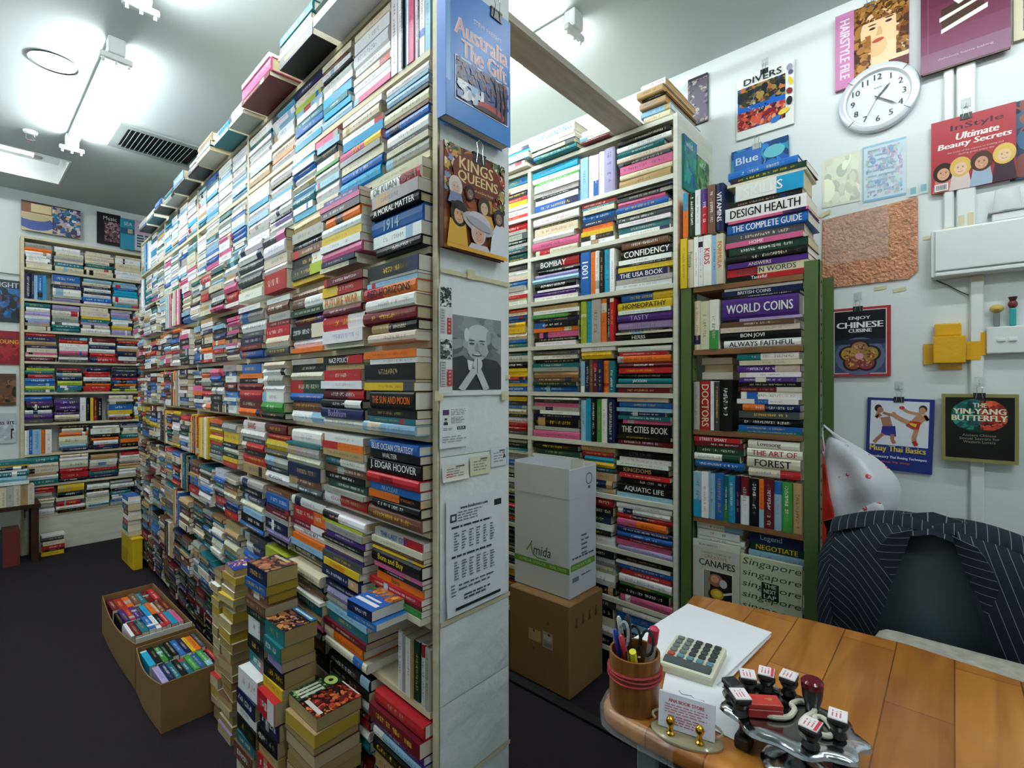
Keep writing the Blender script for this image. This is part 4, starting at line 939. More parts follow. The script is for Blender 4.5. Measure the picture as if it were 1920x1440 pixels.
a.P([(24, 82), (44, 84), (46, 64), (22, 66)], '2c2f86'); a.line([(26, 68), (16, 56), (12, 50)], 6, sk1); a.line([(40, 68), (40, 58), (44, 51)], 6, sk1)
a.line([(74, 92), (84, 106)], 15, sk2); a.E(84, 118, 6, 7, '2a1c18'); a.E(83, 115, 5, 6, sk2); a.line([(80, 108), (62, 112), (54, 118)], 4.5, sk2); a.E(53, 119, 4, 3, 'b03030'); a.line([(86, 106), (92, 98), (86, 108)], 5, sk2)
a.P([(62, 96), (82, 94), (78, 76), (60, 86)], 'b8342c'); a.P([(64, 92), (76, 90), (74, 84), (66, 88)], 'd8c23a'); a.line([(64, 92), (48, 100), (38, 108)], 7, sk2); a.line([(76, 80), (72, 62), (76, 51)], 7, sk2); a.line([(72, 58), (76, 50)], 6, 'b03030')
a.T('Muay Thai Basics', 6, 32, 14, 'd8c05a', w=84, bold=.5); a.T('Introductory Thai Boxing Techniques', 6, 21, 6, 'dfe3ee', w=86, bold=.3); a.T('step by step', 24, 13, 4.5, 'd8603a', w=44, bold=.2)
display('display_book', (XW, .262, 1.012), RV, .200, .276, .012, a, '22317a', 'blue and white book showing two kick boxers on the wall', tilt=-.03)
clipper((XW-.012, .158, 1.288), RV, (-1, 0, 0), 'black clip on the kick boxing book'); hook((XW, .158, 1.335), (-1, 0, 0), 'clear hook above the kick boxing book')
a = Art(100, 122, '0e0d0b'); a.R(0, 0, 100, 122, '8a8450'); a.R(5, 6, 90, 110, '0e0d0b'); a.E(50, 84, 38, 31, '16352f'); a.win = (5, 50, 90, 66); a.E(38, 88, 24, 26, '1c6a60'); a.blot(16, 58, 36, 52, ['2a8a7c', '123a36', '1c5a58'], 30, 3, (.1, .3)); a.blot(52, 58, 34, 52, ['b8402a', '8a2a1c', '3a1614', 'd8603a'], 40, 4, (.1, .3)); a.win = (5, 50, 90, 66); a.ring(50, 84, 38, 80, '0e0d0b', 40, .8); a.win = None
a.T('THE', 42, 98, 8, 'e8e2c8', w=18, bold=.3); a.T('YIN-YANG', 16, 86, 10, 'ece6cc', w=68, bold=.6); a.T('BUTTERFLY', 14, 74, 10, 'ece6cc', w=72, bold=.6); a.T('Ancient Chinese', 28, 46, 4.5, '9a968a', w=44); a.T('Sexual Secrets for', 24, 40, 4.5, '9a968a', w=52); a.T('Western Lovers', 29, 34, 4.5, '9a968a', w=42)
display('display_book', (XW-.02, .034, 1.069), RV, .194, .236, .022, a, '8a8450', 'black square book with an olive border hung on the cable duct')
clipper((XW-.042, -.064, 1.306), RV, (-1, 0, 0), 'black clip on the olive-bordered book'); hook((XW-.042, -.064, 1.35), (-1, 0, 0), 'clear hook on the cable duct above the olive-bordered book')
a = Art(100, 100, '1f5fae'); a.blot(0, 0, 100, 100, ['2a7cc8', '1a4a8a', '3aa0b8', '123a6a'], 40, 7, (.1, .3)); a.R(4, 30, 50, 66, '2f6fc0'); a.T('Blue', 8, 70, 14, 'd7e6f4', w=40, bold=.4); a.E(76, 78, 18, 12, '6ac0cc')
display('display_book', (XW, .765, 2.18), RV, .235, .23, .012, a, '1f5fae', 'blue ocean book half hidden behind the pile on the green rack', tilt=.02)
clipper((XW-.012, .66, 2.415), RV, (-1, 0, 0), 'silver clip on the blue ocean book', 'steel', 1.2)
a = Art(30, 100, '6a6470'); a.blot(0, 0, 30, 100, ['8a8088', '4a4450', 'b0a8a0'], 20, 2); a.R(0, 94, 30, 6, '3a3640')
display('display_book', (XW, .975, 2.60), RV, .095, .23, .01, a, '57515c', 'grey-purple book on the wall behind the corner pile')
for i, (x, cc) in enumerate(((2.045, ['1f7a6a', '2a9a7a', '3a6aa8']), (2.19, ['4a8a4a', '7aa86a', '2a5a34']))):
    a = Art(60, 100, cc[0]); a.blot(0, 0, 60, 100, cc, 40, i+3, (.1, .3)); a.T('wild', 8, 80, 12, 'd7e6da', w=30)
    display('display_book', (x, RY0-.0008, 2.17-.04*i), (1, 0, 0), .14, .23, .008, a, cc[0], ['teal book propped flat against the white bookcase side', 'leafy green book propped against the white bookcase side nearer the wall'][i])

# wall clock
o = empty('wall_clock', (XW, .222, 2.452), 'round white wall clock overlapping the hairstyle book', 'clock')
M = frame((XW, .222, 2.452), RV, (0, 0, 1)); R_ = .13
b = MB(); b.lathe([(.0001, 0), (R_*.98, 0), (R_, .012), (R_*.97, .026), (R_*.88, .032), (R_*.80, .03), (R_*.77, .022), (R_*.76, .016)], n=48, M=M); b.build('rim', mat('pearl_plastic', hx('d5dade'), .25, .1, .03), o, smooth=True)
b = MB(); b.lathe([(.0001, .0165), (R_*.77, .0165)], hx('e4e8e8'), n=48, M=M, cap=False)
a = Art(2, 2); r_ = R_*.62
for k in range(1, 13):
    an = PI/2-k*PI/6; x = 1+r_*math.cos(an); y = 1+r_*math.sin(an); hh = .022; a.T(str(k), x, y-hh/2, hh, '2a2a2e', al='c', bold=.0006)
a.T('quartz', 1, 1.035, .008, '55575c', al='c'); a.put(b, M @ Matrix.Translation((-1, -1, .0165))); b.build('dial', mat('dial_paint', rough=.5, attr=True), o)
def hand(nm, an, l, w, z):
    b = MB(); d = Vector((math.sin(an), math.cos(an), 0)); q = Vector((d.y, -d.x, 0)); P0 = -d*l*.18; P1 = d*l
    b.prism([(P0+q*w*.5).xy[:], (P0-q*w*.5).xy[:], (d*l*.7-q*w).xy[:], P1.xy[:], (d*l*.7+q*w).xy[:]], .0012, M=M @ Matrix.Translation((0, 0, z))); b.build(nm, BLACKP, o)
hand('hour_hand', math.radians(41), .058, .004, .019); hand('minute_hand', math.radians(128), .075, .003, .0215); hand('second_hand', math.radians(208), .085, .0009, .024)
b = MB()
for an in (.75, 2.4, 3.9, 5.6):
    x, y = R_*.9*math.cos(an), R_*.9*math.sin(an); b.box((-.012, -.0008, 0), (.012, .0008, .0015), M=M @ Matrix.Translation((x, y, .0315)) @ Matrix.Rotation(an, 4, 'Z'))
b.build('rim_seam', BLACKP, o)

# plastic sleeves, copper pad
SLV = mat('clear_sleeve', hx('eef3f2'), .07, alpha=.17, var=.02, bump=.7, bscale=16)
a = Art(100, 100, 'dfe2cf'); a.blot(5, 5, 90, 90, ['e4e4cc', 'd8dcc6'], 14, 3, (.2, .4))
sheet('paper_sheet', (XW, .41, 2.07), RV, .135, .205, a, 'pale yellow sheet in a plastic sleeve taped below the clock')
a = Art(100, 100, 'cfe0ea'); a.R(0, 0, 100, 4, '5aa8cc'); a.R(0, 96, 100, 4, '8ac0d8'); a.R(0, 0, 3, 100, '8ac0d8'); a.blot(8, 8, 84, 84, ['c9a8d0', 'a0c8dc', '6a9ccc', 'b0d0c4', 'd8b8d0'], 46, 5, (.04, .1)); a.lines(12, 88, 70, 9, 9, '8aa8c0', 8, .3)
sheet('map_sheet', (XW, .272, 2.058), RV, .135, .222, a, 'pale blue printed chart in a plastic sleeve taped to the wall', 'chart')
b = MB(); G = []; r = random.Random(8)
for i in range(8): G.append([(XW-.004-r.uniform(0, .006), .285-.225*i/7, 2.045+.235*j/7) for j in range(8)])
b.grid(G); t_ = b.build('plastic_sleeve', SLV, smooth=True); tag(t_, 'crinkled clear plastic sleeve over the pale blue chart', 'sleeve')
for i, (yy, zz_) in enumerate(((.128, 2.046), (.098, 2.05))):
    a = Art(10, 14, 'd9e3e2'); a.R(1.5, 3, 7, 10, '5fa9b8'); sheet('sticker', (XW-.002, yy, zz_), RV, .024, .036, a, ['teal sticker nearest the blue chart, under the sleeve', 'teal sticker nearest the red magazine, under the sleeve'][i], 'sticker')
cpm = mat('copper_foil', hx('c58a6a'), .3, .4, .6, 55, bump=1, bscale=90)  # strong colour noise paints in the sparkle of the foil
b = MB(); b.prism([(0, 0), (.28, .003), (.307, .03), (.307, .305), (0, .285)], .006, M=frame((XW, .409, 1.735), RV, (0, 0, 1))); o = b.build('copper_panel', cpm); tag(o, 'copper-coloured crinkled foil panel taped to the wall below the sleeves', 'panel')
b = MB(); G = []
for i in range(8): G.append([(XW-.0085-r.uniform(0, .006), .40-.21*i/7, 1.83+.20*j/7) for j in range(8)])
b.grid(G); t_ = b.build('plastic_sleeve', SLV, smooth=True); tag(t_, 'clear plastic bag stuck over the copper foil panel', 'sleeve')
for i, (yy, zz_, an) in enumerate(((.415, 2.03, .4), (.13, 1.735, .8), (.235, 1.705, .1), (.175, 1.69, .15), (.088, 1.875, 0))):
    b = MB(); M = frame((XW, yy, zz_), RV, (0, 0, 1)) @ Matrix.Rotation(an, 4, 'Z'); b.box((0, 0, .0062 if i in (0,) else .0002), (.04, .014, .0066 if i in (0,) else .0006), M=M); t_ = b.build('tape_strip', tapem)
    tag(t_, ['yellowed tape on the top corner of the copper panel', 'yellowed tape slanting off the bottom corner of the copper panel', 'yellowed tape right under the copper panel', 'lowest bit of yellowed tape above the red-bordered cookbook', 'yellowed tape beside the white electrical box'][i], 'tape')

# cable ducts, electrical box, switch
for (ya, yb, za, zb, lb) in ((.03, .002, 1.90, CZ-.001, 'narrow white cable duct behind the cake book'), (-.005, -.056, 1.90, CZ-.001, 'wide white cable duct running up to the ceiling'), (-.04, -.077, .002, 1.718, 'white cable duct running down from the electrical box')):
    o = empty('cable_duct', (XW, (ya+yb)/2, za), lb, 'duct')
    b = MB(); b.rbox((XW-.016, yb, za), (XW, ya, zb), .0025, seg=1); b.build('channel', WHITEP, o)
    b = MB(); b.rbox((XW-.0185, yb+.003, za), (XW-.0165, ya-.003, zb), .0008, seg=1); b.build('cover_strip', WHITEP, o)
o = empty('electrical_box', (XW, -.2, 1.72), 'long white electrical box on the wall at the picture edge', 'box')
b = MB(); b.rbox((XW-.06, -.45, 1.722), (XW, .064, 1.892), .006); b.build('housing', WHITEP, o)
b = MB(); b.rbox((XW-.072, -.45, 1.742), (XW-.061, .052, 1.886), .004); b.build('lid', WHITEP, o)
b = MB(); b.rbox((XW-.070, -.45, 1.724), (XW-.061, .052, 1.737), .003); b.build('lower_lip', WHITEP, o)
o = empty('wall_switch', (XW, -.16, 1.49), 'white double switch plate under the electrical box', 'switch')
b = MB(); b.rbox((XW-.034, -.24, 1.445), (XW, -.082, 1.536), .004); b.build('plate', WHITEP, o)
for y in (-.118, -.146):
    b = MB(); b.rbox((XW-.040, y-.011, 1.484), (XW-.033, y+.011, 1.496), .003); b.build('rocker', WHITEP, o)
b = MB(); b.tube([(XW-.003, .05, 1.72), (XW-.004, .02, 1.70), (XW-.004, -.01, 1.675), (XW-.008, -.037, 1.655)], .0022, n=6); tag(b.build('cable', mat('grey_cable', hx('5a5c5c'), .5), smooth=True), 'thin grey cable looping from the electrical box to the duct', 'cable')
o = empty('taped_box', (XW, .01, 1.48), 'box on the wall wrapped in bright yellow tape', 'box')
YT = mat('yellow_tape', hx('e0a80c'), .25, var=.06, scale=14, bump=.2)
b = MB(); b.rbox((XW-.045, -.03, 1.415), (XW, .058, 1.512), .004); b.build('body', YT, o)
b = MB(); b.rbox((XW-.030, -.018, 1.513), (XW, .055, 1.558), .004); b.build('upper_wrap', YT, o)
for q in ((XW-.006, .059, 1.412, XW, .086, 1.488), (XW-.0205, -.068, 1.425, XW-.0188, -.031, 1.49), (XW-.021, -.081, 1.44, XW-.019, -.068, 1.52), (XW-.006, -.02, 1.393, XW, .045, 1.414)):
    b = MB(); b.box(q[:3], q[3:]); b.build('tape_tail', YT, o)
for i, (ya, yb, za, zb, xo) in enumerate(((.03, .0, 1.8935, 1.905, .019), (-.01, -.026, 1.905, 1.94, .0192), (-.034, -.05, 1.90, 1.945, .0192), (-.045, -.075, 1.70, 1.72, .0192))):
    b = MB(); b.box((XW-xo-.0006, yb, za), (XW-xo, ya, zb)); t_ = b.build('tape_strip', tapem)
    tag(t_, ['yellowed tape across the narrow duct just above the electrical box', 'yellowed tape on the inner edge of the wide duct above the electrical box', 'yellowed tape on the outer edge of the wide duct above the electrical box', 'yellowed tape on the duct just below the electrical box'][i], 'tape')
# toy dispensers on the switch
for i, (y, body, head) in enumerate(((-.108, '77797a', 'cdb25a'), (-.147, '1f9c98', '6a2a2a'))):
    o = empty('toy_dispenser', (XW-.018, y, 1.537), ['grey-stemmed toy dispenser with a yellow head, on the switch', 'teal-stemmed toy dispenser with a dark red head, on the switch'][i], 'toy')
    b = MB(); b.rbox((XW-.027, y-.008, 1.5372), (XW-.011, y+.008, 1.585+.012*i), .003, hx(body)); b.build('stem', PAINT, o)
    b = MB(); zt = 1.585+.012*i
    if i == 0: b.sphere((XW-.019, y, zt+.014), .018, hx(head), sc=(.8, 1.05, .8)); b.box((XW-.034, y-.007, zt+.008), (XW-.033, y+.007, zt+.0095), hx('3a2a18'))
    else: b.sphere((XW-.019, y, zt+.013), .013, hx(head), sc=(.9, .95, 1.1)); b.lathe([(.0001, 0), (.007, 0), (.012, .014), (.0001, .014)], hx('4a1c1c'), 0, 12, Matrix.Translation((XW-.019, y, zt+.024)))
    b.build('head', PAINT, o, smooth=True)
o = empty('card_box', (XW-.05, -.125, 1.893), 'small white box lying on top of the electrical box', 'box')
b = MB(); b.rbox((XW-.055, -.175, 1.8925), (XW-.005, -.095, 1.918), .002, seg=1); b.build('body', WHITEP, o)
b = MB(); b.box((XW-.06, -.18, 1.9185), (XW-.002, -.085, 1.9225), M=None); b.build('lid', mat('grey_card', hx('9a9f9d'), .5), o)
o = empty('plastic_cup', (XW-.03, -.13, 1.923), 'clear plastic cup upside down on the small white box', 'cup')
CLR = mat('clear_cup', hx('f2f6f6'), .06, alpha=.45, var=.02)
b = MB(); b.lathe([(.036, 0), (.037, .006), (.034, .03), (.030, .075), (.0001, .076)], n=24, M=Matrix.Translation((XW-.038, -.132, 1.9232)), sx=.75); b.build('cup_body', CLR, o, smooth=True)

# ---- things on the papered end panel
PY = BY0-.0092
def pan(px, py): return onY(px, py, PY)
def panel_sheet(name, pl, pr, pb, art, label, cat, y=0, **k):
    """placed by its top-start, top-end and bottom-start points on the panel"""
    A, B_, D_ = pan(*pl), pan(*pr), pan(*pb); w = B_.x-A.x
    return sheet(name, (A.x, PY-y, D_.z), (1, 0, 0), w, A.z-D_.z, art, label, cat, **k)
a = Art(100, 150, 'e4e8ea'); a.win = (8, 8, 84, 112); a.R(8, 8, 84, 112, '6e7377'); a.blot(8, 60, 84, 60, ['7d8286', '666b6f', '8a8f92'], 20, 3, (.2, .5))
a.P([(8, 8), (8, 54), (30, 60), (46, 44), (60, 58), (84, 54), (92, 44), (92, 8)], '2c2e30'); a.P([(36, 54), (52, 50), (46, 30), (38, 40)], 'd8dcde'); a.E(53, 80, 19, 27, 'b4b8ba'); a.E(54, 96, 17, 13, 'c6cacc'); a.E(33, 78, 4, 7, 'a4a8aa'); a.E(72, 76, 4, 8, '5c6063'); a.E(35, 92, 4, 10, 'd0d4d6'); a.E(70, 90, 3.5, 11, '9a9ea0')
for k in (-1, 1): a.E(51+k*8, 79, 4, 1.6, '3a3d40'); a.E(51+k*8, 84, 5, 1.2, '5a5e61')
a.P([(49, 80), (53, 80), (56, 68), (48, 68)], '96999c'); a.E(51, 62, 8, 2.2, '4a4d50'); a.E(51, 62.8, 6, 1.1, 'd8dadb'); a.E(60, 70, 6, 10, 'a6aaac', .4)
for x0_, x1_ in ((26, 50), (66, 54)): a.line([(x0_, 8), (x1_-2, 40), (x1_, 50)], 10, 'c2c6c8'); a.E(x1_, 48, 5, 9, 'cdd0d2')
a.line([(51, 34), (51, 56)], 1.2, '55585b'); a.win = None
panel_sheet('portrait_poster', (829, 548), (947, 548), (829, 742), a, 'black and white portrait poster of an old man with clasped hands', 'poster')
a = Art(24, 200, 'e0e2e0')
for y in (110, 14):
    a.R(2, y+50, 20, 36, 'c9ccce'); a.blot(2, y+50, 20, 36, ['1c1d20', '5a5d62', 'e6e6e6', '2a2b30'], 24, y, (.1, .3)); a.R(2, y, 9, 46, 'c0c2c2'); a.R(14, y, 8, 30, 'b8343c'); a.lines(3, y+42, 7, 9, 5, '77797c', y, .3)
    for k in range(4): a.T('*', 16, y+3+k*7, 4, 'f0e0e0', w=4)
panel_sheet('comic_strip', (822, 532), (847, 532), (823, 738), a, 'narrow comic strip sheet with red seals beside the portrait poster', 'paper', y=.0012)
a = Art(100, 150, 'e4e8ea'); a.R(10, 122, 22, 20, '55386a'); a.lines(38, 140, 55, 4, 6, '77797e', 3, .4); a.R(12, 86, 16, 26, 'e0e4e6'); a.E(20, 104, 5, 6, 'c89a7a'); a.P([(12, 86), (28, 86), (26, 97), (14, 97)], '23262e'); a.E(20, 108, 5, 3, '1c1818'); a.lines(38, 112, 50, 5, 5, '8a8c90', 4, .4); a.R(60, 66, 30, 12, '2c2e33'); a.T('ERA', 64, 68, 8, 'e4e8ea', w=22); a.lines(10, 72, 40, 2, 6, '8a8c90', 5, .4); a.lines(8, 40, 84, 3, 9, '9a9ca0', 6, .35)
panel_sheet('name_card_sheet', (824, 765), (877, 765), (825, 842), a, 'white sheet of name cards with a small man photo, below the portrait poster', 'paper')
for lb, pl, pr, pb, c_, sd in (('curled cream card under the name card sheet', (829, 874), (878, 874), (829, 905), 'e2ddd0', 2), ('yellowish card in the middle of the card row on the end panel', (881, 858), (919, 858), (881, 893), 'dcd8b8', 3), ('pale blue-edged card at the outer end of the card row on the end panel', (920, 842), (951, 842), (920, 876), 'd5dde2', 4)):
    a = Art(100, 60, c_); a.lines(16, 42, 70, 4, 9, '8a8a8c', sd, .4); a.R(50, 48, 34, 6, '6a6a70')
    if sd == 2: a.lines(14, 22, 30, 2, 8, 'b8605a', 9, .4)
    if sd == 4: a.R(92, 0, 8, 60, '8ab8d8'); a.E(78, 42, 6, 8, 'b08a6a'); a.P([(70, 26), (88, 26), (84, 36), (74, 36)], '2a2c30')
    panel_sheet('name_card', pl, pr, pb, a, lb, 'card', curl=.004 if sd == 2 else 0)
a = Art(100, 142, 'dfe3ea'); a.T('www.bookstore.com', 22, 128, 4.5, '3a3c44', w=46, bold=.2); a.R(80, 122, 13, 8, '23242c'); a.R(6, 114, 10, 10, '3c3e46'); a.R(8.5, 116.5, 5, 5, 'dfe3ea'); a.lines(18, 124, 44, 4, 3.4, '6a6d76', 3, .4)
for yy, t in ((106, 'EXCHANGE RATES FOR BOOKS'), (70, 'EXCHANGE RATES FOR NOVELS')):
    a.lines(8, yy, 66, 1, 4, '2c2e36', yy, .6, 0)
    for c_ in range(6): a.lines(12+c_*12, yy-7, 8, 7, 3.4, '6a6d76', yy+c_, .5, .5)
a.lines(18, 34, 62, 2, 5, '55585f', 4, .4, .2); a.lines(6, 36, 8, 4, 4, '6a6d76', 6, .4); a.lines(26, 20, 46, 2, 4, '3a3c44', 8, .5, .2); a.R(12, 6, 76, 3.4, '17181d')
panel_sheet('notice_sheet', (836, 940), (946, 940), (836, 1160), a, 'printed price notice in a plastic sleeve low on the end panel', 'notice', curl=.006)
for i, (px, py) in enumerate(((822, 742), (945, 742), (882, 515))):
    p = pan(px, py); b = MB(); b.box((p.x-.012, PY-.0022, p.z-.012), (p.x+.014, PY-.0016, p.z+.012)); t_ = b.build('tape_strip', tapem)
    tag(t_, ['yellowed tape at the comic strip corner of the portrait poster', 'yellowed tape at the aisle-side bottom corner of the portrait poster', 'yellowed tape at the top of the portrait poster'][i], 'tape')
# two large books hung on the panel
a = Art(100, 150, '3f7fcc'); a.R(0, 0, 6, 150, '7ab4e0'); a.R(0, 0, 100, 38, '4a8ad2')
a.T("STEVE PARISH'S", 40, 117, 5, 'e6e0ea', w=44); a.T('Australia', 12, 93, 19, 'f3e6ea', w=82, bold=1.1); a.T('The Gift', 22, 72, 19, 'f3e6ea', w=70, bold=1.1); a.T('Australia', 13, 94, 17, 'e0a8a4', w=80, bold=.2); a.T('The Gift', 23, 73, 17, 'e0a8a4', w=68, bold=.2)
a.R(12, 22, 84, 48, 'e4e8ee'); a.win = (13.5, 23.5, 81, 45); a.R(13.5, 23.5, 81, 45, '2f4a7a'); a.blot(13, 40, 82, 30, ['5a3a52', '2a4a86', '7a4a55', '3a5a94', '8a5a5a'], 60, 4, (.06, .18)); a.blot(14, 25, 40, 20, ['dfe6f2', 'f0f2f6', '9ab4dc'], 16, 5, (.2, .4)); a.E(66, 28, 22, 8, 'a8403c'); a.E(62, 24, 22, 5, '3a2428')
for x in (74, 82, 88): a.line([(x, 22), (x+2, 46), (x-2, 68)], 2.4, '3a2a30')
a.win = None
A_, B_ = pan(836, 212), pan(836, 0)
d_ = .034
o = display('display_book', (onY(833, 212, PY-.03).x, PY-.004, onY(833, 215, PY-.03).z), (1, 0, 0), .226, .335, .032, a, '3f7fcc', 'big blue book about Australia hung at the top of the end panel')
zt = onY(833, 215, PY-.03).z+.335
clipper((.935, PY-.037, zt), (1, 0, 0), (0, -1, 0), 'black binder clip on the top edge of the blue Australia book', s=1.3)
a = Art(100, 130, '5a2a1a'); a.blot(0, 0, 100, 130, ['6a3420', '8a4a26', '4a1c12', 'a87a3a'], 30, 2, (.1, .3)); a.blot(0, 70, 24, 60, ['d8a84a', '7a8ab0', 'e0d0b0', '8a2a22', '4a6a3a'], 40, 3, (.1, .3)); a.blot(78, 60, 22, 70, ['c8a05a', 'e0d8c8', 'a83a30', '5a7a4a', '3a2a22'], 40, 4, (.1, .3)); a.E(52, 100, 40, 28, '6e2f1c')
a.T('KINGS', 22, 103, 15, 'e6cf96', w=56, bold=.4); a.T('QUEENS', 20, 86, 15, 'e6cf96', w=66, bold=.4); a.T('of England and Great Britain', 34, 79, 4, 'e0c8a0', w=44)
a.face(16, 76, 8, 'd8b8a8', 'd8d0c8'); a.P([(4, 56), (28, 56), (24, 70), (8, 70)], '7a86a8'); a.face(62, 62, 8, 'd8b498', '3a2a22'); a.P([(48, 36), (80, 36), (74, 54), (52, 54)], 'd8a04a'); a.face(38, 74, 6, '8a6a5a', '2a1c1a')
a.P([(2, 6), (34, 6), (30, 36), (6, 36)], 'd8a83a'); a.face(20, 42, 10, 'd8a880', '241a18'); a.E(20, 53, 14, 4, '241a18', -.2); a.P([(70, 4), (100, 4), (98, 44), (84, 50), (74, 34)], 'dfe2ea'); a.face(86, 54, 7, '9a7a6a', '3a2a26')
a.E(50, 38, 26, 12, 'b8b4ba', -.25); a.E(52, 44, 18, 9, 'cac6cc', -.2); a.face(50, 24, 11, 'd8a890', 'c8c4c0', hs=1.05); a.E(51, 38, 21, 6, 'a8a4ac', -.25); a.P([(30, 2), (72, 2), (64, 12), (38, 12)], 'c9c2c8'); a.R(0, 0, 100, 5, 'd8a030')
kx0 = onY(831, 462, PY-.015); kzt = onY(832, 262, PY-.015).z
display('display_book', (kx0.x, PY-.003, kx0.z), (1, 0, 0), .212, kzt-kx0.z, .014, a, '5a2a1a', 'brown book of kings and queens with portraits, hung under the blue Australia book')
clipper((kx0.x+.115, PY-.019, kzt), (1, 0, 0), (0, -1, 0), 'black binder clip between the two books hung on the end panel', s=1.4)

# ---- two face-out books on the lowest level of the green rack
a = Art(100, 130, 'c9c9bf'); a.R(0, 118, 100, 12, 'd6d8d0'); a.T('BON APPETIT', 14, 120, 4, '3a4a5a', w=40); a.T('THE ENCYCLOPEDIA OF', 18, 106, 4, '5a8a6a', w=64); a.T('CREATIVE', 24, 98, 6, 'b8807a', w=50); a.T('CANAPES', 14, 82, 13, '2c2e2c', w=76, bold=.3)
a.R(22, 6, 64, 70, 'dcdcd4'); a.win = (24, 6, 60, 68); a.R(24, 6, 60, 68, '1c1a1a'); a.R(24, 6, 14, 68, '8a8880'); a.E(50, 58, 16, 12, '9a6a50'); a.E(48, 60, 9, 7, 'c89a80'); a.E(66, 54, 8, 8, 'c8ccd0'); a.E(52, 30, 18, 14, '2a2622'); a.E(53, 32, 14, 10, 'c8a028'); a.E(54, 33, 9, 6, 'e0c850'); a.line([(66, 34), (84, 40)], 4, 'd8d8d0'); a.line([(70, 6), (80, 24)], 3, 'c9ccd0'); a.win = None
display('display_book', (2.016, .797, GZ[4]+.002), RV, .182, .268, .012, a, 'c9c9bf', 'grey CANAPES cookbook standing face out behind the desk')
a = Art(100, 120, 'c6cdb0')
for k in range(6):
    a.T('singapore' if k else 'Singapore', 2, 100-k*20, 14 if k else 16, '3c4630', w=95, shear=.25)
a.R(36, 48, 28, 30, '10261a')
for k, t in enumerate(('THE', 'NEXT', 'LAP')): a.T(t, 40, 69-k*9.5, 7, 'd8dfca', w=20, bold=.2)
display('display_book', (2.014, .612, GZ[4]+.002), RV, .208, .247, .014, a, 'c6cdb0', 'pale green Singapore book standing face out behind the desk')

# ---- back wall display
def backw(px, py): return onY(px, py, BW-.004)
def backbook(name, p0, p1, art, cc, label, cat='book', t=.012, y=BW-.0015, pages=True):
    A = onY(*p0, y-t); B_ = onY(*p1, y-t); return display(name, (A.x, y, B_.z), (1, 0, 0), B_.x-A.x, A.z-B_.z, t, art, cc, label, cat, pages=pages)
a = Art(130, 100, 'c9b48a'); a.R(0, 0, 66, 100, 'cabd96'); a.R(0, 62, 66, 38, '8a5a40'); a.R(20, 66, 44, 28, 'd8c89a'); a.E(30, 30, 40, 26, '4a5a9a'); a.E(26, 48, 34, 12, 'c0b088'); a.blot(66, 0, 64, 100, ['3a4a7a', 'b8a0c0', '2a5a8a', 'c8b060', '5a3a3a', 'd8d0d0', '2a7a9a'], 70, 4, (.06, .2)); a.R(0, 96, 130, 4, '2a2a2e')
backbook('open_book', (40, 374), (151, 448), a, '5a5a70', 'open picture book stood on top of the far bookcase', y=BW-.03)
a = Art(70, 100, '141416'); a.R(22, 10, 46, 64, '3a2a30'); a.blot(22, 10, 46, 64, ['6a3a4a', '8a6a70', '2a2026', 'a88a8a'], 40, 4, (.06, .2)); a.T('Music', 18, 78, 12, 'd8d4c8', w=40)
backbook('display_book', (182, 396), (226, 462), a, '141416', 'black book stood up beside the open picture book', y=BW-.02)
a = Art(60, 100, '2f8fae'); a.R(0, 50, 60, 20, '2a5a7a'); a.R(30, 54, 20, 14, 'b8b090'); a.T('SEA', 14, 78, 12, 'cfe4ea', w=34)
backbook('display_book', (226, 408), (253, 470), a, '2f8fae', 'blue book stood beside the black one on the far bookcase', y=BW-.036)
a = Art(50, 100, 'cdb0c8'); a.R(0, 0, 50, 55, 'c4cad6'); a.lines(6, 48, 38, 5, 9, '3a3a50', 3); a.T('ART', 8, 74, 14, 'b878a8', w=34)
backbook('display_book', (253, 412), (284, 474), a, 'cdb0c8', 'pink and lilac book stood nearest the long bookcase, on the far bookcase', y=BW-.05)
for i, (p0, p1, bg, cs, t, tc, lb) in enumerate((((-30, 520), (38, 605), '2a3138', ['1f5a9a', '2a7ac0', '5a3a4a', '1a2028'], 'LIGHT', 'c9d4dc', 'dark book with a glowing blue globe, top of the wall column by the far bookcase'),
        ((-30, 618), (38, 684), '8a1f2a', ['9a2430', '7a1a24', 'a83038'], 'YOUNG', 'd8a83a', 'red book with golden letters on the far wall, below the globe book'),
        ((-40, 700), (30, 760), '5a4030', ['6a4a34', '3a2a20', '8a6040'], '', 'd8c8a8', 'brown book on the far wall, below the red one'),
        ((-40, 776), (30, 830), 'c4c9d0', ['d0d4da', 'b8bec8'], 'cross art', '3a2a4a', 'pale grey book on the far wall above the low table'))):
    a = Art(80, 100, bg); a.blot(0, 10, 80, 70, cs, 30, i, (.1, .3))
    if t: a.T(t, 24, 62 if i else 82, 12, tc, w=52, bold=.4)
    if i == 3: a.line([(70, 14), (70, 40)], 3, '1c1c24'); a.E(72, 44, 4, 4, '1c1c24')
    backbook('display_book', p0, p1, a, bg, lb)
b = MB(); b.box((LWX+.01, BW-.02, 2.21), (KX0-.002, BW-.001, 2.235)); tag(b.build('trim_2', WALL), kind='structure')

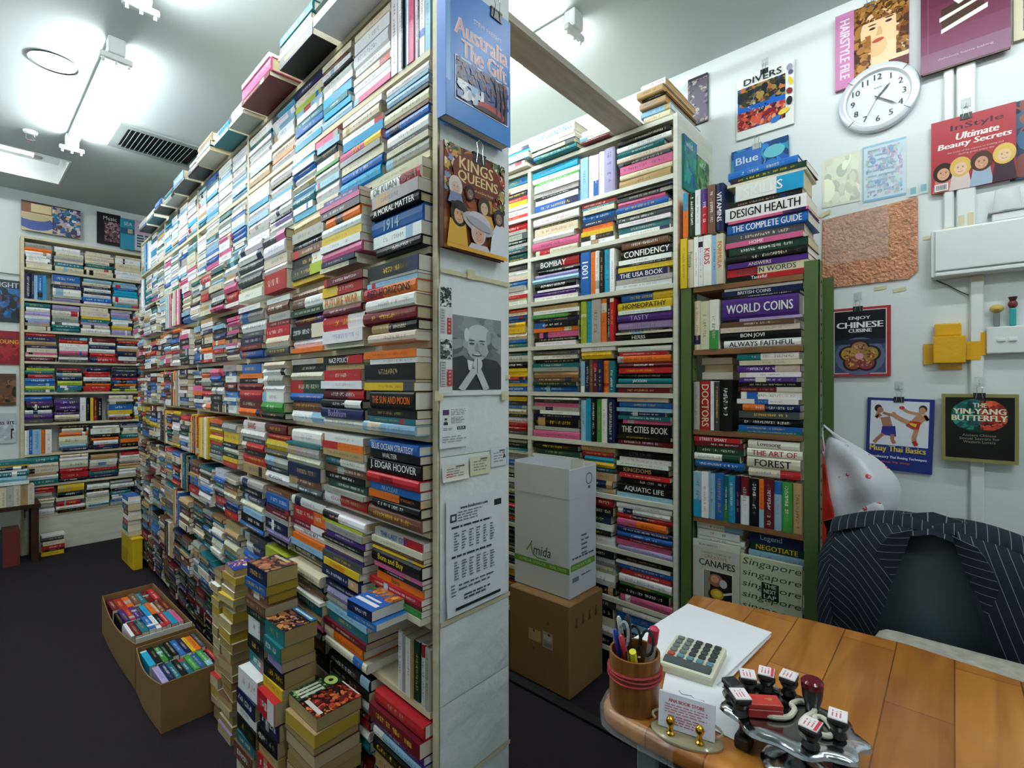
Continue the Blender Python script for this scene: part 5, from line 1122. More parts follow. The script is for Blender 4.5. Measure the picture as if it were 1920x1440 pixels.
# ================================================================== the desk
DZ = .75
def Zp(px, py, z=DZ): return onZ(px, py, z)
desk = empty('desk', (1.1, .05, 0), 'orange-brown wooden desk with a plastic-wrapped rounded corner', 'desk')
DW = wood_mat('desk_veneer', hx('b87834'), hx('9a5c24'), .3, (1.6, 14, 14), 1.6)
nt = DW.node_tree; N = nt.nodes; L = nt.links; tc = N.new('ShaderNodeTexCoord'); br = N.new('ShaderNodeTexBrick')
mp = N.new('ShaderNodeMapping'); L.new(tc.outputs['Object'], mp.inputs['Vector']); L.new(mp.outputs[0], br.inputs['Vector'])
for k_, v_ in (('Scale', 1), ('Mortar Size', .0012), ('Brick Width', .46), ('Row Height', .098), ('Bias', 0)): br.inputs[k_].default_value = v_
br.inputs['Color1'].default_value = (.72, .68, .62, 1); br.inputs['Color2'].default_value = (1.22, 1.28, 1.1, 1); br.inputs['Mortar'].default_value = (.35, .3, .25, 1)
mx = N.new('ShaderNodeMix'); mx.data_type = 'RGBA'; mx.blend_type = 'MULTIPLY'; mx.inputs['Factor'].default_value = 1
b_ = N['Principled BSDF']; src = b_.inputs['Base Color'].links[0].from_socket; L.new(src, mx.inputs[6]); L.new(br.outputs['Color'], mx.inputs[7]); L.new(mx.outputs[2], b_.inputs['Base Color']); b_.inputs['Coat Weight'].default_value = .25
poly = [(1.385, .55), (1.43, .26), (1.443, .08), (1.415, -.10), (1.40, -.30), (1.40, -.86), (.778, -.86), (.778, .41), (.782, .455), (.792, .478), (.806, .490), (.83, .498)]
bm = bmesh.new(); vs = [bm.verts.new((x, y, DZ)) for x, y in poly]; f = bm.faces.new(vs)
ex = bmesh.ops.extrude_face_region(bm, geom=[f]); bmesh.ops.translate(bm, vec=(0, 0, -.034), verts=[v for v in ex['geom'] if isinstance(v, bmesh.types.BMVert)])
bmesh.ops.recalc_face_normals(bm, faces=bm.faces)
ed = [e for e in bm.edges if abs(e.verts[0].co.z-e.verts[1].co.z) < 1e-5]
bmesh.ops.bevel(bm, geom=ed, offset=.011, segments=4, affect='EDGES', profile=.5)
b = MB(); b.bm(bm); b.build('desk_top', DW, desk, smooth=True)
DM = mat('dark_desk_metal', hx('2a2b2c'), .4, .3); GMt = mat('grey_desk_metal', hx('8a8f90'), .35, .5)
for x, y in ((.82, .40), (1.34, .44), (.82, -.80), (1.34, -.80)):
    b = MB(); b.rbox((x-.02, y-.02, .001), (x+.02, y+.02, DZ-.036), .004, seg=1); b.build('leg', GMt, desk)
b = MB(); b.box((.845, .41, .40), (1.315, .43, DZ-.036)); b.build('side_apron', DM, desk)
b = MB(); b.box((.83, -.775, .30), (.842, .375, DZ-.036)); b.build('modesty_panel', DM, desk)
WRAP = mat('clear_wrap', hx('f4f4f0'), .08, alpha=.12, var=.02)
b = MB(); G = []; r = random.Random(2)
pp = [(.778, .34), (.777, .405), (.780, .455), (.789, .481), (.804, .493), (.84, .501), (.90, .507)]
for x, y in pp:
    nx, ny = (-.7, .7)
    G.append([(x+.012-r.uniform(0, .002), y-.012, DZ+.0015), (x+nx*.003, y+ny*.003, DZ-.004-r.uniform(0, .004)), (x+nx*.004, y+ny*.004, DZ-.018), (x+nx*.002, y+ny*.002, DZ-.036), (x+.02, y-.02, DZ-.038)])
b.grid(G); b.build('plastic_wrap', WRAP, desk, smooth=True)

# papers
def loose_quad(b, pts, z, th=.0006, col=hx('eceef2')):
    P0 = [Vector((*Zp(*p)[:2], z)) for p in pts]; P1 = [p+Vector((0, 0, th)) for p in P0]; n = 4
    b.faces(P0+P1, [(3, 2, 1, 0), (4, 5, 6, 7)]+[(i, (i+1) % 4, 4+(i+1) % 4, 4+i) for i in range(4)], col)
WPAP = mat('white_paper', hx('eef0f4'), .6, var=.02)
o = empty('paper_stack', Zp(1320, 1240), 'stack of blank white sheets on the desk under the calculator', 'paper')
for i, q in enumerate((((1216, 1188), (1292, 1141), (1444, 1197), (1372, 1338)), ((1214, 1190), (1288, 1139), (1446, 1196), (1368, 1344)), ((1222, 1184), (1296, 1142), (1441, 1194), (1370, 1336)), ((1217, 1187), (1290, 1140), (1447, 1195), (1374, 1340)))):
    (x0, y0), a1_, a2_, (x3, y3) = q
    # far edge points as seen; the near corners continue the sheet sides
    A, B_, D_ = Zp(*a1_), Zp(*a2_), Zp(x0, y0); sd = (D_-A).normalized(); ln = .297
    b = MB(); zz_ = DZ+.0008+i*.0028; c4 = [A, B_, B_+sd*ln, A+sd*ln]; P0 = [Vector((p.x, p.y, zz_)) for p in c4]; P1 = [p+Vector((0, 0, .0026)) for p in P0]
    b.faces(P0+P1, [(3, 2, 1, 0), (4, 5, 6, 7)]+[(k, (k+1) % 4, 4+(k+1) % 4, 4+k) for k in range(4)]); b.build('sheet', WPAP, o)
PTOP = DZ+.0008+4*.0028
o = empty('written_sheet', Zp(1290, 1290), 'white sheet with faint handwriting between the calculator and the card holder', 'paper')
c4 = [Vector((.97, .44, 0)), Vector((.965, .255, 0)), Vector((.855, .262, 0)), Vector((.862, .405, 0))]
b = MB(); P0 = [Vector((p.x, p.y, DZ+.0012)) for p in c4]; P0[0].z = P0[1].z = PTOP+.001; P1 = [p+Vector((0, 0, .0008)) for p in P0]
b.faces(P0+P1, [(3, 2, 1, 0), (4, 5, 6, 7)]+[(k, (k+1) % 4, 4+(k+1) % 4, 4+k) for k in range(4)]); b.build('sheet', WPAP, o)
b = MB()
for k in range(3): b.tube([Vector((.885+k*.012, .39-j*.008, DZ+.0028+(.02+k*.012)*.10+.0015*0+.001*(j % 2)*0)) + Vector((.004*math.sin(j*2.1+k), 0, .0012)) for j in range(7)], .0005, hx('4a5a9a'), n=4)
b.build('handwriting', PAINT, o)

# calculator
cx = Vector((1.016, .404, PTOP+.001)); u_ = Vector((.125, .016, 0)).normalized(); v_ = Vector((-u_.y, u_.x, 0))
Mc = mtx(cx, -v_, u_, Vector((0, 0, 1)))     # x along the display, y towards the keys
o = empty('calculator', cx, 'cream desk calculator with grey keys lying on the white papers', 'calculator')
b = MB(); b.prism([(-.052, -.066), (.052, -.066), (.052, .064), (-.052, .064)], .007, hx('cfcdb4'), M=Mc)
b.rbox((-.053, -.067, .006), (.053, .065, .017), .005, hx('dcdac2'), M=Mc); b.build('case', PAINT, o)
b = MB(); Md = Mc @ Matrix.Translation((0, -.048, .0172)) @ Matrix.Rotation(.18, 4, 'X'); b.rbox((-.046, -.012, -.002), (.046, .012, .003), .002, hx('3a4244'), M=Md, seg=1); b.build('display', PAINT, o)
kc_ = {0: '7d827f', 1: '7d827f', 2: '33373a', 3: '33373a', 4: '33373a'}
for i in range(5):
    for j in range(5):
        b = MB(); x = .038-i*.019; y = -.024+j*.0185; c_ = 'b0423a' if (i == 4 and j == 0) else ('5f8a96' if j == 0 else ('6e7371' if i >= 3 else '33373a'))
        b.rbox((x-.007, y-.006, .0165), (x+.007, y+.006, .0215), .0018, hx(c_), M=Mc, seg=1); b.build('key', PAINT, o)

# pen cup with what stands in it
pc = Vector((.832, .440, DZ+.001)); o = empty('pen_cup', pc, 'brown bamboo-like pen cup with red rubber bands at the desk corner', 'cup')
BAM = wood_mat('amber_bamboo', hx('8e5a28'), hx('6e421a'), .3, (30, 30, 3), 2)
M = Matrix.Translation(pc)
b = MB(); b.lathe([(.0001, .004), (.041, .004), (.0415, .098), (.0455, .098), (.046, .06), (.0455, .006), (.044, 0), (.0001, 0)], n=36, M=M); b.build('cup_body', BAM, o, smooth=True)
for i, (z, tl) in enumerate(((.058, .05), (.064, -.03), (.07, .04))):
    b = MB(); b.tube([pc+Vector((.0475*math.cos(a_), .0475*math.sin(a_), z+tl*.045*math.cos(a_+i))) for a_ in (2*PI*k/24 for k in range(24))], .0024, n=6, closed=True); b.build('rubber_band', mat('red_rubber', hx('9a2a30'), .5), o, smooth=True)
def stick(name, bx, by, tx, ty, h, r, col, label, tip=None, cat='pen'):
    A = pc+Vector((bx, by, .006)); d = Vector((tx-bx, ty-by, h)); B_ = A+d
    o = empty(name, A, label, cat); b = MB(); b.tube([A, A+d*.78], r, hx(col), n=10); b.build('barrel', PAINT, o, smooth=True)
    b = MB(); b.tube([A+d*.782, A+d*.97, B_], [r*1.1, r*1.1, r*.6], hx(tip or col), n=10); b.build('cap', PAINT, o, smooth=True)
stick('pen', .0, .02, -.018, .03, .128, .004, '2a3aa8', 'blue pen nearest the cartons in the pen cup', '2a3aa8')
stick('pen', .01, .0, -.022, .016, .122, .0045, 'b8283a', 'red pen beside the blue one in the pen cup', 'c8354a')
stick('pen', .02, .018, .004, .036, .142, .004, '8a3a2a', 'brown pencil behind the blue pen in the pen cup', 'c9c9c6')
stick('marker', .012, -.012, .02, -.03, .138, .0085, 'a89f98', 'grey marker with a crimson end in the pen cup', 'b8284a', 'marker')
stick('pen', .0, .005, -.004, .012, .155, .005, '1c1d20', 'black pen standing tallest in the pen cup', '1c1d20')
stick('pen', .026, .0, .032, -.02, .118, .004, '2c2d33', 'dark pen at the calculator side of the pen cup', '44464c')
o = empty('paper_knife', pc, 'cutter with a yellow handle leaning in the pen cup', 'cutter')
A = pc+Vector((.012, -.004, .008)); B_ = pc+Vector((-.030, -.012, .112)); b = MB(); b.tube([A, A+(B_-A)*.6], .004, hx('9a9a98'), n=6); b.build('blade', PAINT, o); b = MB(); b.tube([A+(B_-A)*.602, B_], .0065, hx('d8cf2a'), n=8); b.build('handle', PAINT, o, smooth=True)
o = empty('scissors', pc, 'scissors with black ring handles standing in the pen cup', 'scissors')
b = MB()
for k in (-1, 1): b.tube([pc+Vector((.014, .006*k, .012)), pc+Vector((.006, .004*k-.002, .085))], .003, hx('b4b8ba'), n=6)
b.build('blade', STEEL, o)
for k in (-1, 1):
    b = MB(); c_ = pc+Vector((.004, -.010+.013*k, .118)); b.tube([c_+Vector((.004*math.sin(t), .012*math.cos(t), .021*math.sin(t))) for t in (2*PI*q/14 for q in range(14))], .0028, n=6, closed=True); b.build('handle', BLACKP, o, smooth=True)
o = empty('scissors', pc, 'old steel scissors with grey handles beside the black pen in the cup', 'scissors')
b = MB(); b.tube([pc+Vector((-.008, .004, .01)), pc+Vector((-.014, .008, .1))], .004, n=6); b.build('blade', STEEL, o)
b = MB(); c_ = pc+Vector((-.014, .014, .128)); b.tube([c_+Vector((.002*math.sin(t), .009*math.cos(t), .022*math.sin(t))) for t in (2*PI*q/14 for q in range(14))], .003, n=6, closed=True); b.build('handle', mat('grey_handle', hx('9a9fa2'), .3), o, smooth=True)

# card holder with cards
hb = Vector((.812, .335, DZ+.0005)); o = empty('card_holder', hb, 'clear oval card holder with two gold knobs at the desk edge', 'holder')
Mh = mtx(hb, Vector((.22, -.975, 0)), Vector((.975, .22, 0)), Vector((0, 0, 1)))
GOLDP = mat('champagne_plastic', hx('b3a888'), .12, alpha=.75, var=.03)
b = MB(); b.lathe([(.0001, .006), (.05, .006), (.055, .003), (.055, 0), (.0001, 0)], n=36, M=Mh, sx=1.05, sy=.56); b.build('base', GOLDP, o, smooth=True)
for x in (-.022, .024):
    b = MB(); b.lathe([(.007, .006), (.007, .010), (.004, .012), (.004, .020), (.0065, .024), (.0075, .029), (.0055, .034), (.0001, .036)], n=14, M=Mh @ Matrix.Translation((x, -.016, 0))); b.build('knob', BRASS, o, smooth=True)
b = MB(); b.tube([Mh @ Vector((.056*math.cos(t), .0+.016*math.sin(t)+.004, .02+.006*math.sin(t))) for t in (-.5+k*(PI+1)/14 for k in range(15))], .0022, n=6); b.build('rail', GOLDP, o, smooth=True)
a = Art(90, 55, 'e4e4ee'); a.T('ANA BOOK STORE', 16, 42, 5.5, 'b8404a', w=58, bold=.3); a.lines(10, 37, 72, 4, 4, 'c07a84', 3, .45, .2); a.lines(16, 20, 62, 4, 4, 'b86a78', 5, .45, .3)
cdm = Mh @ Matrix.Translation((-.045, -.004, .0075)) @ Matrix.Rotation(PI/2-.16, 4, 'X')
oc = empty('business_card', hb+Vector((0, 0, .008)), 'white business cards with red print standing in the clear holder', 'card')
b = MB(); b.box((0, 0, -.006), (.09, .055, 0), hx('dcdce4'), M=cdm); a.put(b, cdm @ Matrix.Diagonal((.001, .001, 1, 1))); b.build('card_pack', PRINT, oc)

# chrome stamp rack, stamps, ink pad, cord
ZT = .805
rk = Zp(1480, 1345, ZT); o = empty('stamp_rack', (rk.x-.05, rk.y, DZ), 'shiny chrome revolving stamp rack on the desk', 'rack')
b = MB(); M = Matrix.Translation((rk.x-.035, rk.y-.015, DZ+.001)); b.lathe([(.0001, 0), (.046, 0), (.047, .006), (.040, .014), (.022, .020), (.010, .026), (.006, .032), (.006, ZT-DZ-.004), (.0001, ZT-DZ-.004)], n=36, M=M); b.build('base', CHROME, o, smooth=True)
b = MB(); M = Matrix.Translation((rk.x, rk.y, ZT)); b.lathe([(.0001, 0), (.060, 0), (.085, .0005), (.092, -.003), (.094, -.008), (.090, -.011), (.0001, -.011)], n=60, M=M, sx=.74, sy=1.0)
for i, p_ in enumerate(b.v):
    dx_, dy_ = p_[0]-rk.x, p_[1]-rk.y; q_ = math.hypot(dx_/.74, dy_)/.094; lo = 1.1+(.07*math.cos(9*math.atan2(dy_, dx_/.74)) if q_ > .85 else 0); b.v[i] = (rk.x+dx_*lo, rk.y+dy_*lo, p_[2])
b.build('tray', CHROME, o, smooth=True)
SPOT = [((1402, 1302), 'black stamp with a white print top at the paper-side end of the chrome rack', 'W', .4), ((1437, 1297), 'black stamp with a red-edged label, second along the back of the chrome rack', 'R', .2), ((1479, 1304), 'black stamp with a square white label, third along the back of the chrome rack', 'W', 0),
        ((1571, 1384), 'black stamp with a white label at the far rim of the chrome rack', 'W', .1), ((1520, 1402), 'black stamp with a pink-white label at the viewer-side rim of the chrome rack', 'R', -.1), ((1388, 1342), 'stamp with a white top leaning beside the red ink pad', 'W', .7), ((1374, 1315), 'bare black stamp handle at the paper side of the chrome rack', 'K', .9)]
for p, lb, c_, rot in SPOT:
    q = Zp(*p, ZT); t_ = empty('rubber_stamp', (q.x, q.y, ZT), lb, 'stamp', 'stamps on the chrome rack'); M = Matrix.Translation((q.x, q.y, ZT+.0005)) @ Matrix.Rotation(rot, 4, 'Z') @ Matrix.Diagonal((1.4, 1.4, 1.0, 1))
    b = MB(); b.lathe([(.006, 0), (.009, .004), (.0065, .012), (.010, .02), (.0105, .024)], n=14, M=M); b.build('handle', BLACKP, t_, smooth=True)
    b = MB(); b.rbox((-.011, -.009, .0245), (.011, .009, .034), .002, hx('17181a'), M=M, seg=1); bo = b.build('block', PAINT, t_)
    if c_ != 'K':
        a = Art(20, 16, 'ece6e8'); a.lines(3, 12, 14, 3, 3.6, 'c9787e', 3, .4)
        if c_ == 'R': a.R(0, 0, 20, 3, 'c23a4a')
        b = MB(); b.box((-.0108, -.0088, .0342), (.0108, .0088, .0356), hx('e8e0e4'), M=M); a.put(b, M @ Matrix.Translation((-.010, -.008, .0356)) @ Matrix.Diagonal((.001, .001, 1, 1))); b.build('label', PRINT, bo)
q = Zp(1523, 1330, ZT); t_ = empty('rubber_stamp', (q.x, q.y, ZT), 'taller stamp with a round dark red top at the back of the chrome rack', 'stamp', 'stamps on the chrome rack'); M = Matrix.Translation((q.x, q.y, ZT+.0005)) @ Matrix.Scale(1.2, 4)
b = MB(); b.lathe([(.008, 0), (.009, .006), (.012, .016), (.0135, .03)], n=18, M=M); b.build('handle', BLACKP, t_, smooth=True)
b = MB(); b.lathe([(.0136, .0302), (.014, .038), (.011, .041), (.0001, .0415)], n=18, M=M); b.build('top', mat('maroon_gloss', hx('5a0f20'), .15), t_, smooth=True)
for p, lb in (((1395, 1372), 'black stamp hanging under the paper-side rim of the chrome rack'), ((1580, 1425), 'black stamp hanging under the viewer-side rim of the chrome rack')):
    q = Zp(*p, .775); t_ = empty('rubber_stamp', q, lb, 'stamp', 'stamps on the chrome rack'); M = Matrix.Translation((q.x, q.y, DZ+.0015))
    b = MB(); b.rbox((-.014, -.012, 0), (.014, .012, .02), .004, M=M); b.build('block', BLACKP, t_)
    b = MB(); b.lathe([(.006, .0202), (.008, .026), (.006, .04)], n=12, M=M); b.build('handle', BLACKP, t_, smooth=True)
q = Zp(1430, 1325, ZT+.012); t_ = empty('ink_pad', q, 'red ink pad box on the chrome stamp rack', 'box'); M = Matrix.Translation((q.x, q.y, ZT+.0012)) @ Matrix.Rotation(-.95, 4, 'Z')
b = MB(); b.rbox((-.027, -.014, 0), (.027, .014, .014), .0015, hx('a82a24'), M=M, seg=1); b.build('base', PAINT, t_)
b = MB(); b.rbox((-.027, -.014, .0144), (.027, .014, .023), .0015, hx('b8302a'), M=M, seg=1); a = Art(54, 28); a.T('*', 34, 8, 8, 'c9a050'); a.T('-', 30, 14, 2, 'c9a050', w=12); a.put(b, M @ Matrix.Translation((-.027, -.014, .023)) @ Matrix.Diagonal((.001, .001, 1, 1))); b.build('lid', PAINT, t_)
cp_ = [(1462, 1300), (1440, 1290), (1415, 1288), (1398, 1296), (1393, 1312), (1404, 1330), (1425, 1342), (1450, 1350), (1478, 1350), (1490, 1336), (1484, 1326), (1500, 1320), (1520, 1326), (1527, 1340), (1512, 1350), (1502, 1362), (1510, 1372), (1530, 1372), (1528, 1352), (1542, 1352), (1556, 1366), (1562, 1382), (1548, 1386), (1530, 1378)]
P = [Vector((*Zp(x, y, ZT)[:2], ZT+.0050)) for x, y in cp_]; PP = []
for i in range(len(P)-1):
    p0, p1, p2, p3 = P[max(0, i-1)], P[i], P[i+1], P[min(len(P)-1, i+2)]
    for t in (0, .25, .5, .75): PP.append(.5*((2*p1)+(p2-p0)*t+(2*p0-5*p1+4*p2-p3)*t*t+(3*p1-p0-3*p2+p3)*t*t*t))
b = MB(); b.tube(PP, .0042, n=8); o = b.build('cord', mat('white_rope', hx('d5d0c0'), .8, var=.15, scale=200), smooth=True); tag(o, 'looped white cord lying on the chrome stamp rack', 'cord')

# ================================================================== chair, jacket, bags
ch = empty('office_chair', (1.70, .05, 0), 'dark grey office chair behind the desk with a jacket over its back', 'chair')
LEA = mat('grey_leather', hx('39444a'), .4, var=.06, scale=6, bump=.1, bscale=160)
b = MB(); bx = 1.80
G = []
for i in range(13):
    v = i/12; z = .50+.43*v; row = []
    for j in range(13):
        u = j/12*2-1; w = (.225-.05*v**3); row.append((bx+.035*u*u-.02*math.sin(PI*v)+.10*v*v*.6, .04+u*w, z-.02*u*u*v))
    G.append(row)
b.grid(G); G2 = [[(x+.055, y, z) for x, y, z in r_] for r_ in G]; b.grid([r_[::-1] for r_ in G2])
for j in range(12): b.poly([G[-1][j], G[-1][j+1], G2[-1][j+1], G2[-1][j]]); b.poly([G[0][j+1], G[0][j], G2[0][j], G2[0][j+1]])
for i in range(12): b.poly([G[i][0], G[i+1][0], G2[i+1][0], G2[i][0]]); b.poly([G[i+1][-1], G[i][-1], G2[i][-1], G2[i+1][-1]])
b.build('backrest', LEA, ch, smooth=True)
b = MB(); b.rbox((1.50, -.19, .40), (1.80, .27, .48), .03); b.build('seat', LEA, ch, smooth=True)
b = MB(); b.tube([(1.66, .04, .08), (1.66, .04, .405)], .03, n=14); b.build('post', BLACKP, ch, smooth=True)
b = MB(); b.box((1.79, .01, .36), (1.83, .07, .55)); b.build('back_bracket', BLACKP, ch)
for k in range(5):
    an = k*2*PI/5+.3; e = Vector((1.66+.25*math.cos(an), .04+.25*math.sin(an), .07)); b = MB(); b.tube([(1.66, .04, .09), e], [.022, .014], n=8); ba = b.build('base_arm', BLACKP, ch)
    b = MB(); b.tube([e+Vector((-.012*math.sin(an), .012*math.cos(an), -.038)), e+Vector((.012*math.sin(an), -.012*math.cos(an), -.038))], .03, n=14); b.build('caster', BLACKP, ba)
FLO = mat('floral_cloth', hx('a9a498'), .8, var=.5, scale=34, bump=.3)
b = MB(); b.rbox((1.478, -.17, .482), (1.70, .165, .682), .05, seg=4); tag(b.build('cushion', FLO, smooth=True), 'mottled floral cushion propped on the chair seat, showing past the desk edge', 'cushion')
# pinstripe jacket hung over the backrest
PIN = mat('pinstripe_cloth', hx('1c2029'), .85, var=.12, scale=120, spec=.2); nt = PIN.node_tree; N = nt.nodes; L = nt.links
uv = N.new('ShaderNodeUVMap'); uv.uv_map = 'UVMap'; sp = N.new('ShaderNodeSeparateXYZ'); L.new(uv.outputs[0], sp.inputs[0])
fr = math_n(nt, 'FRACT', math_n(nt, 'MULTIPLY', sp.outputs[0], 46)); st = math_n(nt, 'LESS_THAN', fr, .07)
b_ = N['Principled BSDF']; src = b_.inputs['Base Color'].links[0].from_socket; mx = N.new('ShaderNodeMix'); mx.data_type = 'RGBA'; L.new(st, mx.inputs['Factor']); L.new(src, mx.inputs[6]); mx.inputs[7].default_value = (*hx('6d7480'), 1); L.new(mx.outputs[2], b_.inputs['Base Color'])
jk = empty('jacket', (1.84, .04, .9), 'navy pinstripe suit jacket draped over the office chair', 'jacket')
JC = .045
def ridge(t):      # height of the shoulders along the backrest
    return .962-.9*max(0, abs(t)-.07)**1.65
def sidepanel(sg, mode):
    G = []; U = []
    nv = 16
    for i in range(nv+1):
        v = i/nv; row = []; ur = []
        for j in range(13):
            q = j/12
            if mode == 'front':
                z = ridge(.05+.22*q)-v*(.62-.10*q); op = .045+.13*min(1, v*1.25)**1.15; out = .230+.02*math.sin(PI*min(1, v*1.3))*(.6)
                t = op+(out-op)*q; x = 1.755+.03*q*q-.03*math.sin(PI*min(1, v*1.6))-.02*v+.008*math.sin(q*9+v*5+sg)+.06*max(0, .12-v)*6*(1-q*.3)*.4
                if v < .08: x += .05*(1-v/.08)**2
            else:
                z = ridge(.27*q)-v*.55; t = .27*q; x = 1.90+.02*v+.008*math.sin(q*7+v*4)
                if v < .08: x -= .05*(1-v/.08)**2
            row.append(Vector((x, JC+sg*t, z))); ur.append((t*.95+v*(.42 if sg > 0 else -.18)*(1 if mode == 'front' else 0), v))
        G.append(row); U.append(ur)
    return G, U
def solid(b, G, U, th):
    n, m = len(G), len(G[0]); b.grid(G, uvs=U); G2 = [[p+Vector((th, 0, 0)) for p in r_] for r_ in G]; b.grid([r_[::-1] for r_ in G2], uvs=[r_[::-1] for r_ in U])
    for j in range(m-1): b.poly([G[-1][j], G[-1][j+1], G2[-1][j+1], G2[-1][j]]); b.poly([G[0][j], G2[0][j], G2[0][j+1], G[0][j+1]])
    for i in range(n-1): b.poly([G[i][0], G[i+1][0], G2[i+1][0], G2[i][0]]); b.poly([G[i][-1], G2[i][-1], G2[i+1][-1], G[i+1][-1]])
for sg in (1, -1):
    b = MB(); solid(b, *sidepanel(sg, 'front'), .006); fp = b.build('front_panel', PIN, jk, smooth=True)
    # shoulder: runs over the ridge from front to back
    b = MB(); G = []; U = []
    for j in range(15):
        t = .24*j/14; row = []; ur = []
        for k in range(9):
            an = PI*k/8; row.append(Vector((1.845-.062*math.cos(an), JC+sg*t, ridge(t)-.028+.032*math.sin(an)))); ur.append((t, k/8))
        G.append(row); U.append(ur)
    b.grid(G, uvs=U); b.build('shoulder', PIN, jk, smooth=True)
    # lapel folded back beside the opening
    b = MB(); G = []; U = []
    for i in range(10):
        v = i/9; z = .945-v*.20; op = .045+.13*(v*.40*1.25)**1.15; row = []; ur = []
        for j in range(5):
            q = j/4; wd = .058*math.sin(PI*min(1, .25+v*.75))*1.0+.006; row.append(Vector((1.722+.01*v-.006*math.sin(PI*q)-.0*q, JC+sg*(op-.004+wd*q), z-.02*q))); ur.append((v*.2+q*.01, q))
        G.append(row); U.append(ur)
    solid(b, G, U, .004); b.build('lapel', PIN, fp, smooth=True)
    # sleeve hanging down at the side
    b = MB(); P = [(1.83, JC+sg*0.228, .885), (1.80, JC+sg*0.246, .80), (1.79, JC+sg*0.246, .66), (1.80, JC+sg*0.240, .50), (1.79, JC+sg*0.235, .40)]; n = 14; G = []; U = []
    for i, p in enumerate(P):
        r_ = [.035, .052, .055, .05, .045][i]; G.append([Vector(p)+Vector((r_*1.15*math.cos(2*PI*k/n), r_*.55*math.sin(2*PI*k/n), 0)) for k in range(n+1)]); U.append([(k/n*.3+i*.09*sg, i) for k in range(n+1)])
    b.grid(G, uvs=U); b.build('sleeve', PIN, jk, smooth=True)
    G, U = sidepanel(sg, 'back'); b = MB(); solid(b, G, U, .005); b.build('back_panel', PIN, jk, smooth=True)
b = MB(); G = []; U = []
for i in range(6):
    v = i/5; G.append([Vector((1.772+.05*v, JC+(.062+.012*v)*math.sin(t), .925+.052*v-.018*abs(math.sin(t))+.004)) for t in (-PI/2+PI*k/10 for k in range(11))]); U.append([(k*.012, v) for k in range(11)])
solid(b, G, U, .004); b.build('collar', PIN, jk, smooth=True)

def pillow(b, pts, M, th, rings=7, wob=.0, seed=1, col=(.8, .8, .8)):
    r = random.Random(seed); n = len(pts); cx_ = sum(p[0] for p in pts)/n; cy_ = sum(p[1] for p in pts)/n; V = []; Fc = []
    for side in (1, -1):
        b0 = len(V)
        for k in range(rings):
            s_ = 1-k/rings
            for x, y in pts: V.append(M @ Vector((cx_+(x-cx_)*s_, cy_+(y-cy_)*s_, side*th*math.sqrt(max(0, 1-s_**4))+(wob*math.sin((cx_+(x-cx_)*s_)*38+(cy_+(y-cy_)*s_)*14+seed)*(1-s_**3)+wob*.6*math.sin((cx_+(x-cx_)*s_)*17-(cy_+(y-cy_)*s_)*33)*(1-s_**3) if k else 0))))
        V.append(M @ Vector((cx_, cy_, side*th+wob*math.sin(cx_*38+cy_*14+seed)+wob*.6*math.sin(cx_*17-cy_*33))))
        for k in range(rings-1):
            for i in range(n):
                q = (b0+k*n+i, b0+k*n+(i+1) % n, b0+(k+1)*n+(i+1) % n, b0+(k+1)*n+i); Fc.append(q if side > 0 else q[::-1])
        for i in range(n):
            q = (b0+(rings-1)*n+i, b0+(rings-1)*n+(i+1) % n, b0+rings*n); Fc.append(q if side > 0 else q[::-1])
    b.faces(V, Fc, col)
def smooth_loop(pts, k=3):
    for _ in range(k):
        q = []
        for i in range(len(pts)):
            a_, c_ = pts[i], pts[(i+1) % len(pts)]; q += [(.75*a_[0]+.25*c_[0], .75*a_[1]+.25*c_[1]), (.25*a_[0]+.75*c_[0], .25*a_[1]+.75*c_[1])]
        pts = q
    return pts
def bag(name, px, xw, th, matr, label, cat, knot, seed, wob=.011):
    P = [onX(x, y, xw) for x, y in px]; M = frame((xw, 0, 0), RV, (0, 0, 1)); L2 = smooth_loop([(-p.y, p.z) for p in P], 2)
    o = empty(name, P[0], label, cat); b = MB(); pillow(b, L2, M, th, 12, wob, seed); b.build('body', matr, o, smooth=True)
    return o
BAGW = mat('white_bag_film', hx('e6e8ee'), .25, var=.06, scale=9, bump=.45, bscale=14, alpha=.9)
nt = BAGW.node_tree; N = nt.nodes; L = nt.links; vo = N.new('ShaderNodeTexVoronoi'); vo.inputs['Scale'].default_value = 17; tc = N.new('ShaderNodeTexCoord'); L.new(tc.outputs['Object'], vo.inputs['Vector'])
nz2 = N.new('ShaderNodeTexNoise'); nz2.inputs['Scale'].default_value = 150; L.new(tc.outputs['Object'], nz2.inputs['Vector'])
dm = math_n(nt, 'MULTIPLY', math_n(nt, 'LESS_THAN', vo.outputs['Distance'], .17), math_n(nt, 'GREATER_THAN', nz2.outputs['Fac'], .46)); b_ = N['Principled BSDF']; src = b_.inputs['Base Color'].links[0].from_socket
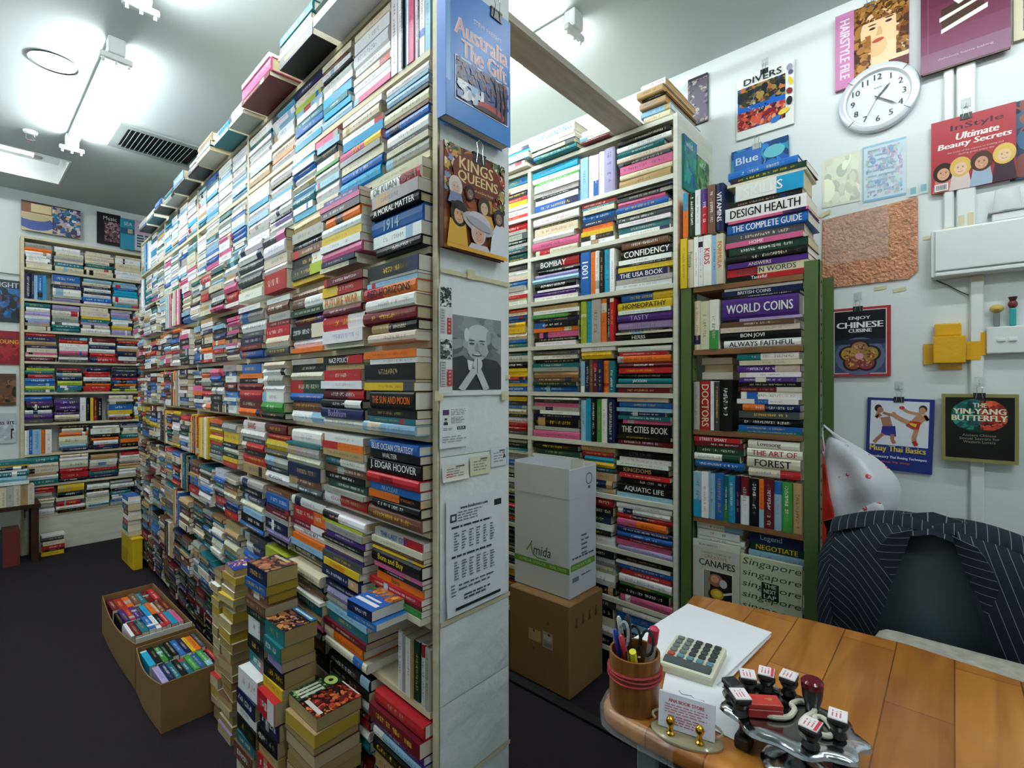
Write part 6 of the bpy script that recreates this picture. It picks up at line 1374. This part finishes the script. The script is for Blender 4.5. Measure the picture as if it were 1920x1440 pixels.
mx = N.new('ShaderNodeMix'); mx.data_type = 'RGBA'; L.new(dm, mx.inputs['Factor']); L.new(src, mx.inputs[6]); mx.inputs[7].default_value = (*hx('c8404a'), 1); L.new(mx.outputs[2], b_.inputs['Base Color'])
o = bag('plastic_bag', [(1552, 812), (1575, 818), (1610, 838), (1650, 862), (1684, 895), (1692, 925), (1680, 965), (1640, 985), (1600, 975), (1585, 985), (1562, 1000), (1545, 960), (1541, 900), (1543, 850)], 2.265, .055, BAGW, 'white plastic bag with red print hanging on the rack post', 'bag', None, 3)
b = MB(); q0 = onX(1545, 800, 2.26)
for k in (0, 1):
    P = [onX(1543, 850+10*k, 2.25), onX(1540, 815, 2.24), q0+Vector((-.01*k, 0, .005)), onX(1560, 812, 2.25), onX(1585, 832+8*k, 2.25)]; b.tube(P, [.010, .007, .005, .007, .012], n=8)
b.build('handle', BAGW, o, smooth=True)
b = MB(); pillow(b, smooth_loop([(-onX(x, y, 2.19).y, onX(x, y, 2.19).z) for x, y in ((1600, 962), (1650, 935), (1662, 962), (1640, 985), (1606, 980))], 2), frame((2.19, 0, 0), RV, (0, 0, 1)), .012, 5, .003, 8); b.build('gathered_corner', BAGW, o, smooth=True)
REDB = mat('red_bag_film', hx('b0251c'), .3, var=.1, scale=8, bump=.6, bscale=12)
o = bag('plastic_bag', [(1541, 840), (1549, 870), (1556, 930), (1566, 965), (1562, 1000), (1552, 1050), (1538, 1090), (1532, 1090), (1530, 1000), (1533, 880)], 2.175, .018, REDB, 'red plastic bag hanging between the rack post and the white bag', 'bag', None, 5)
b = MB(); b.tube([onX(1541, 846, 2.23), onX(1539, 820, 2.235), onX(1542, 806, 2.25)], [.008, .006, .005], n=8); b.build('handle', REDB, o, smooth=True)
o = empty('rack_hook', onX(1545, 803, 2.26), 'small wire hook on the rack post that carries the bags', 'hook'); b = MB(); p = onX(1545, 803, 2.26); b.tube([p+Vector((0, .03, .0)), p+Vector((0, 0, -.004)), p+Vector((0, -.012, .004))], .003, n=6); b.build('wire', STEEL, o, smooth=True)
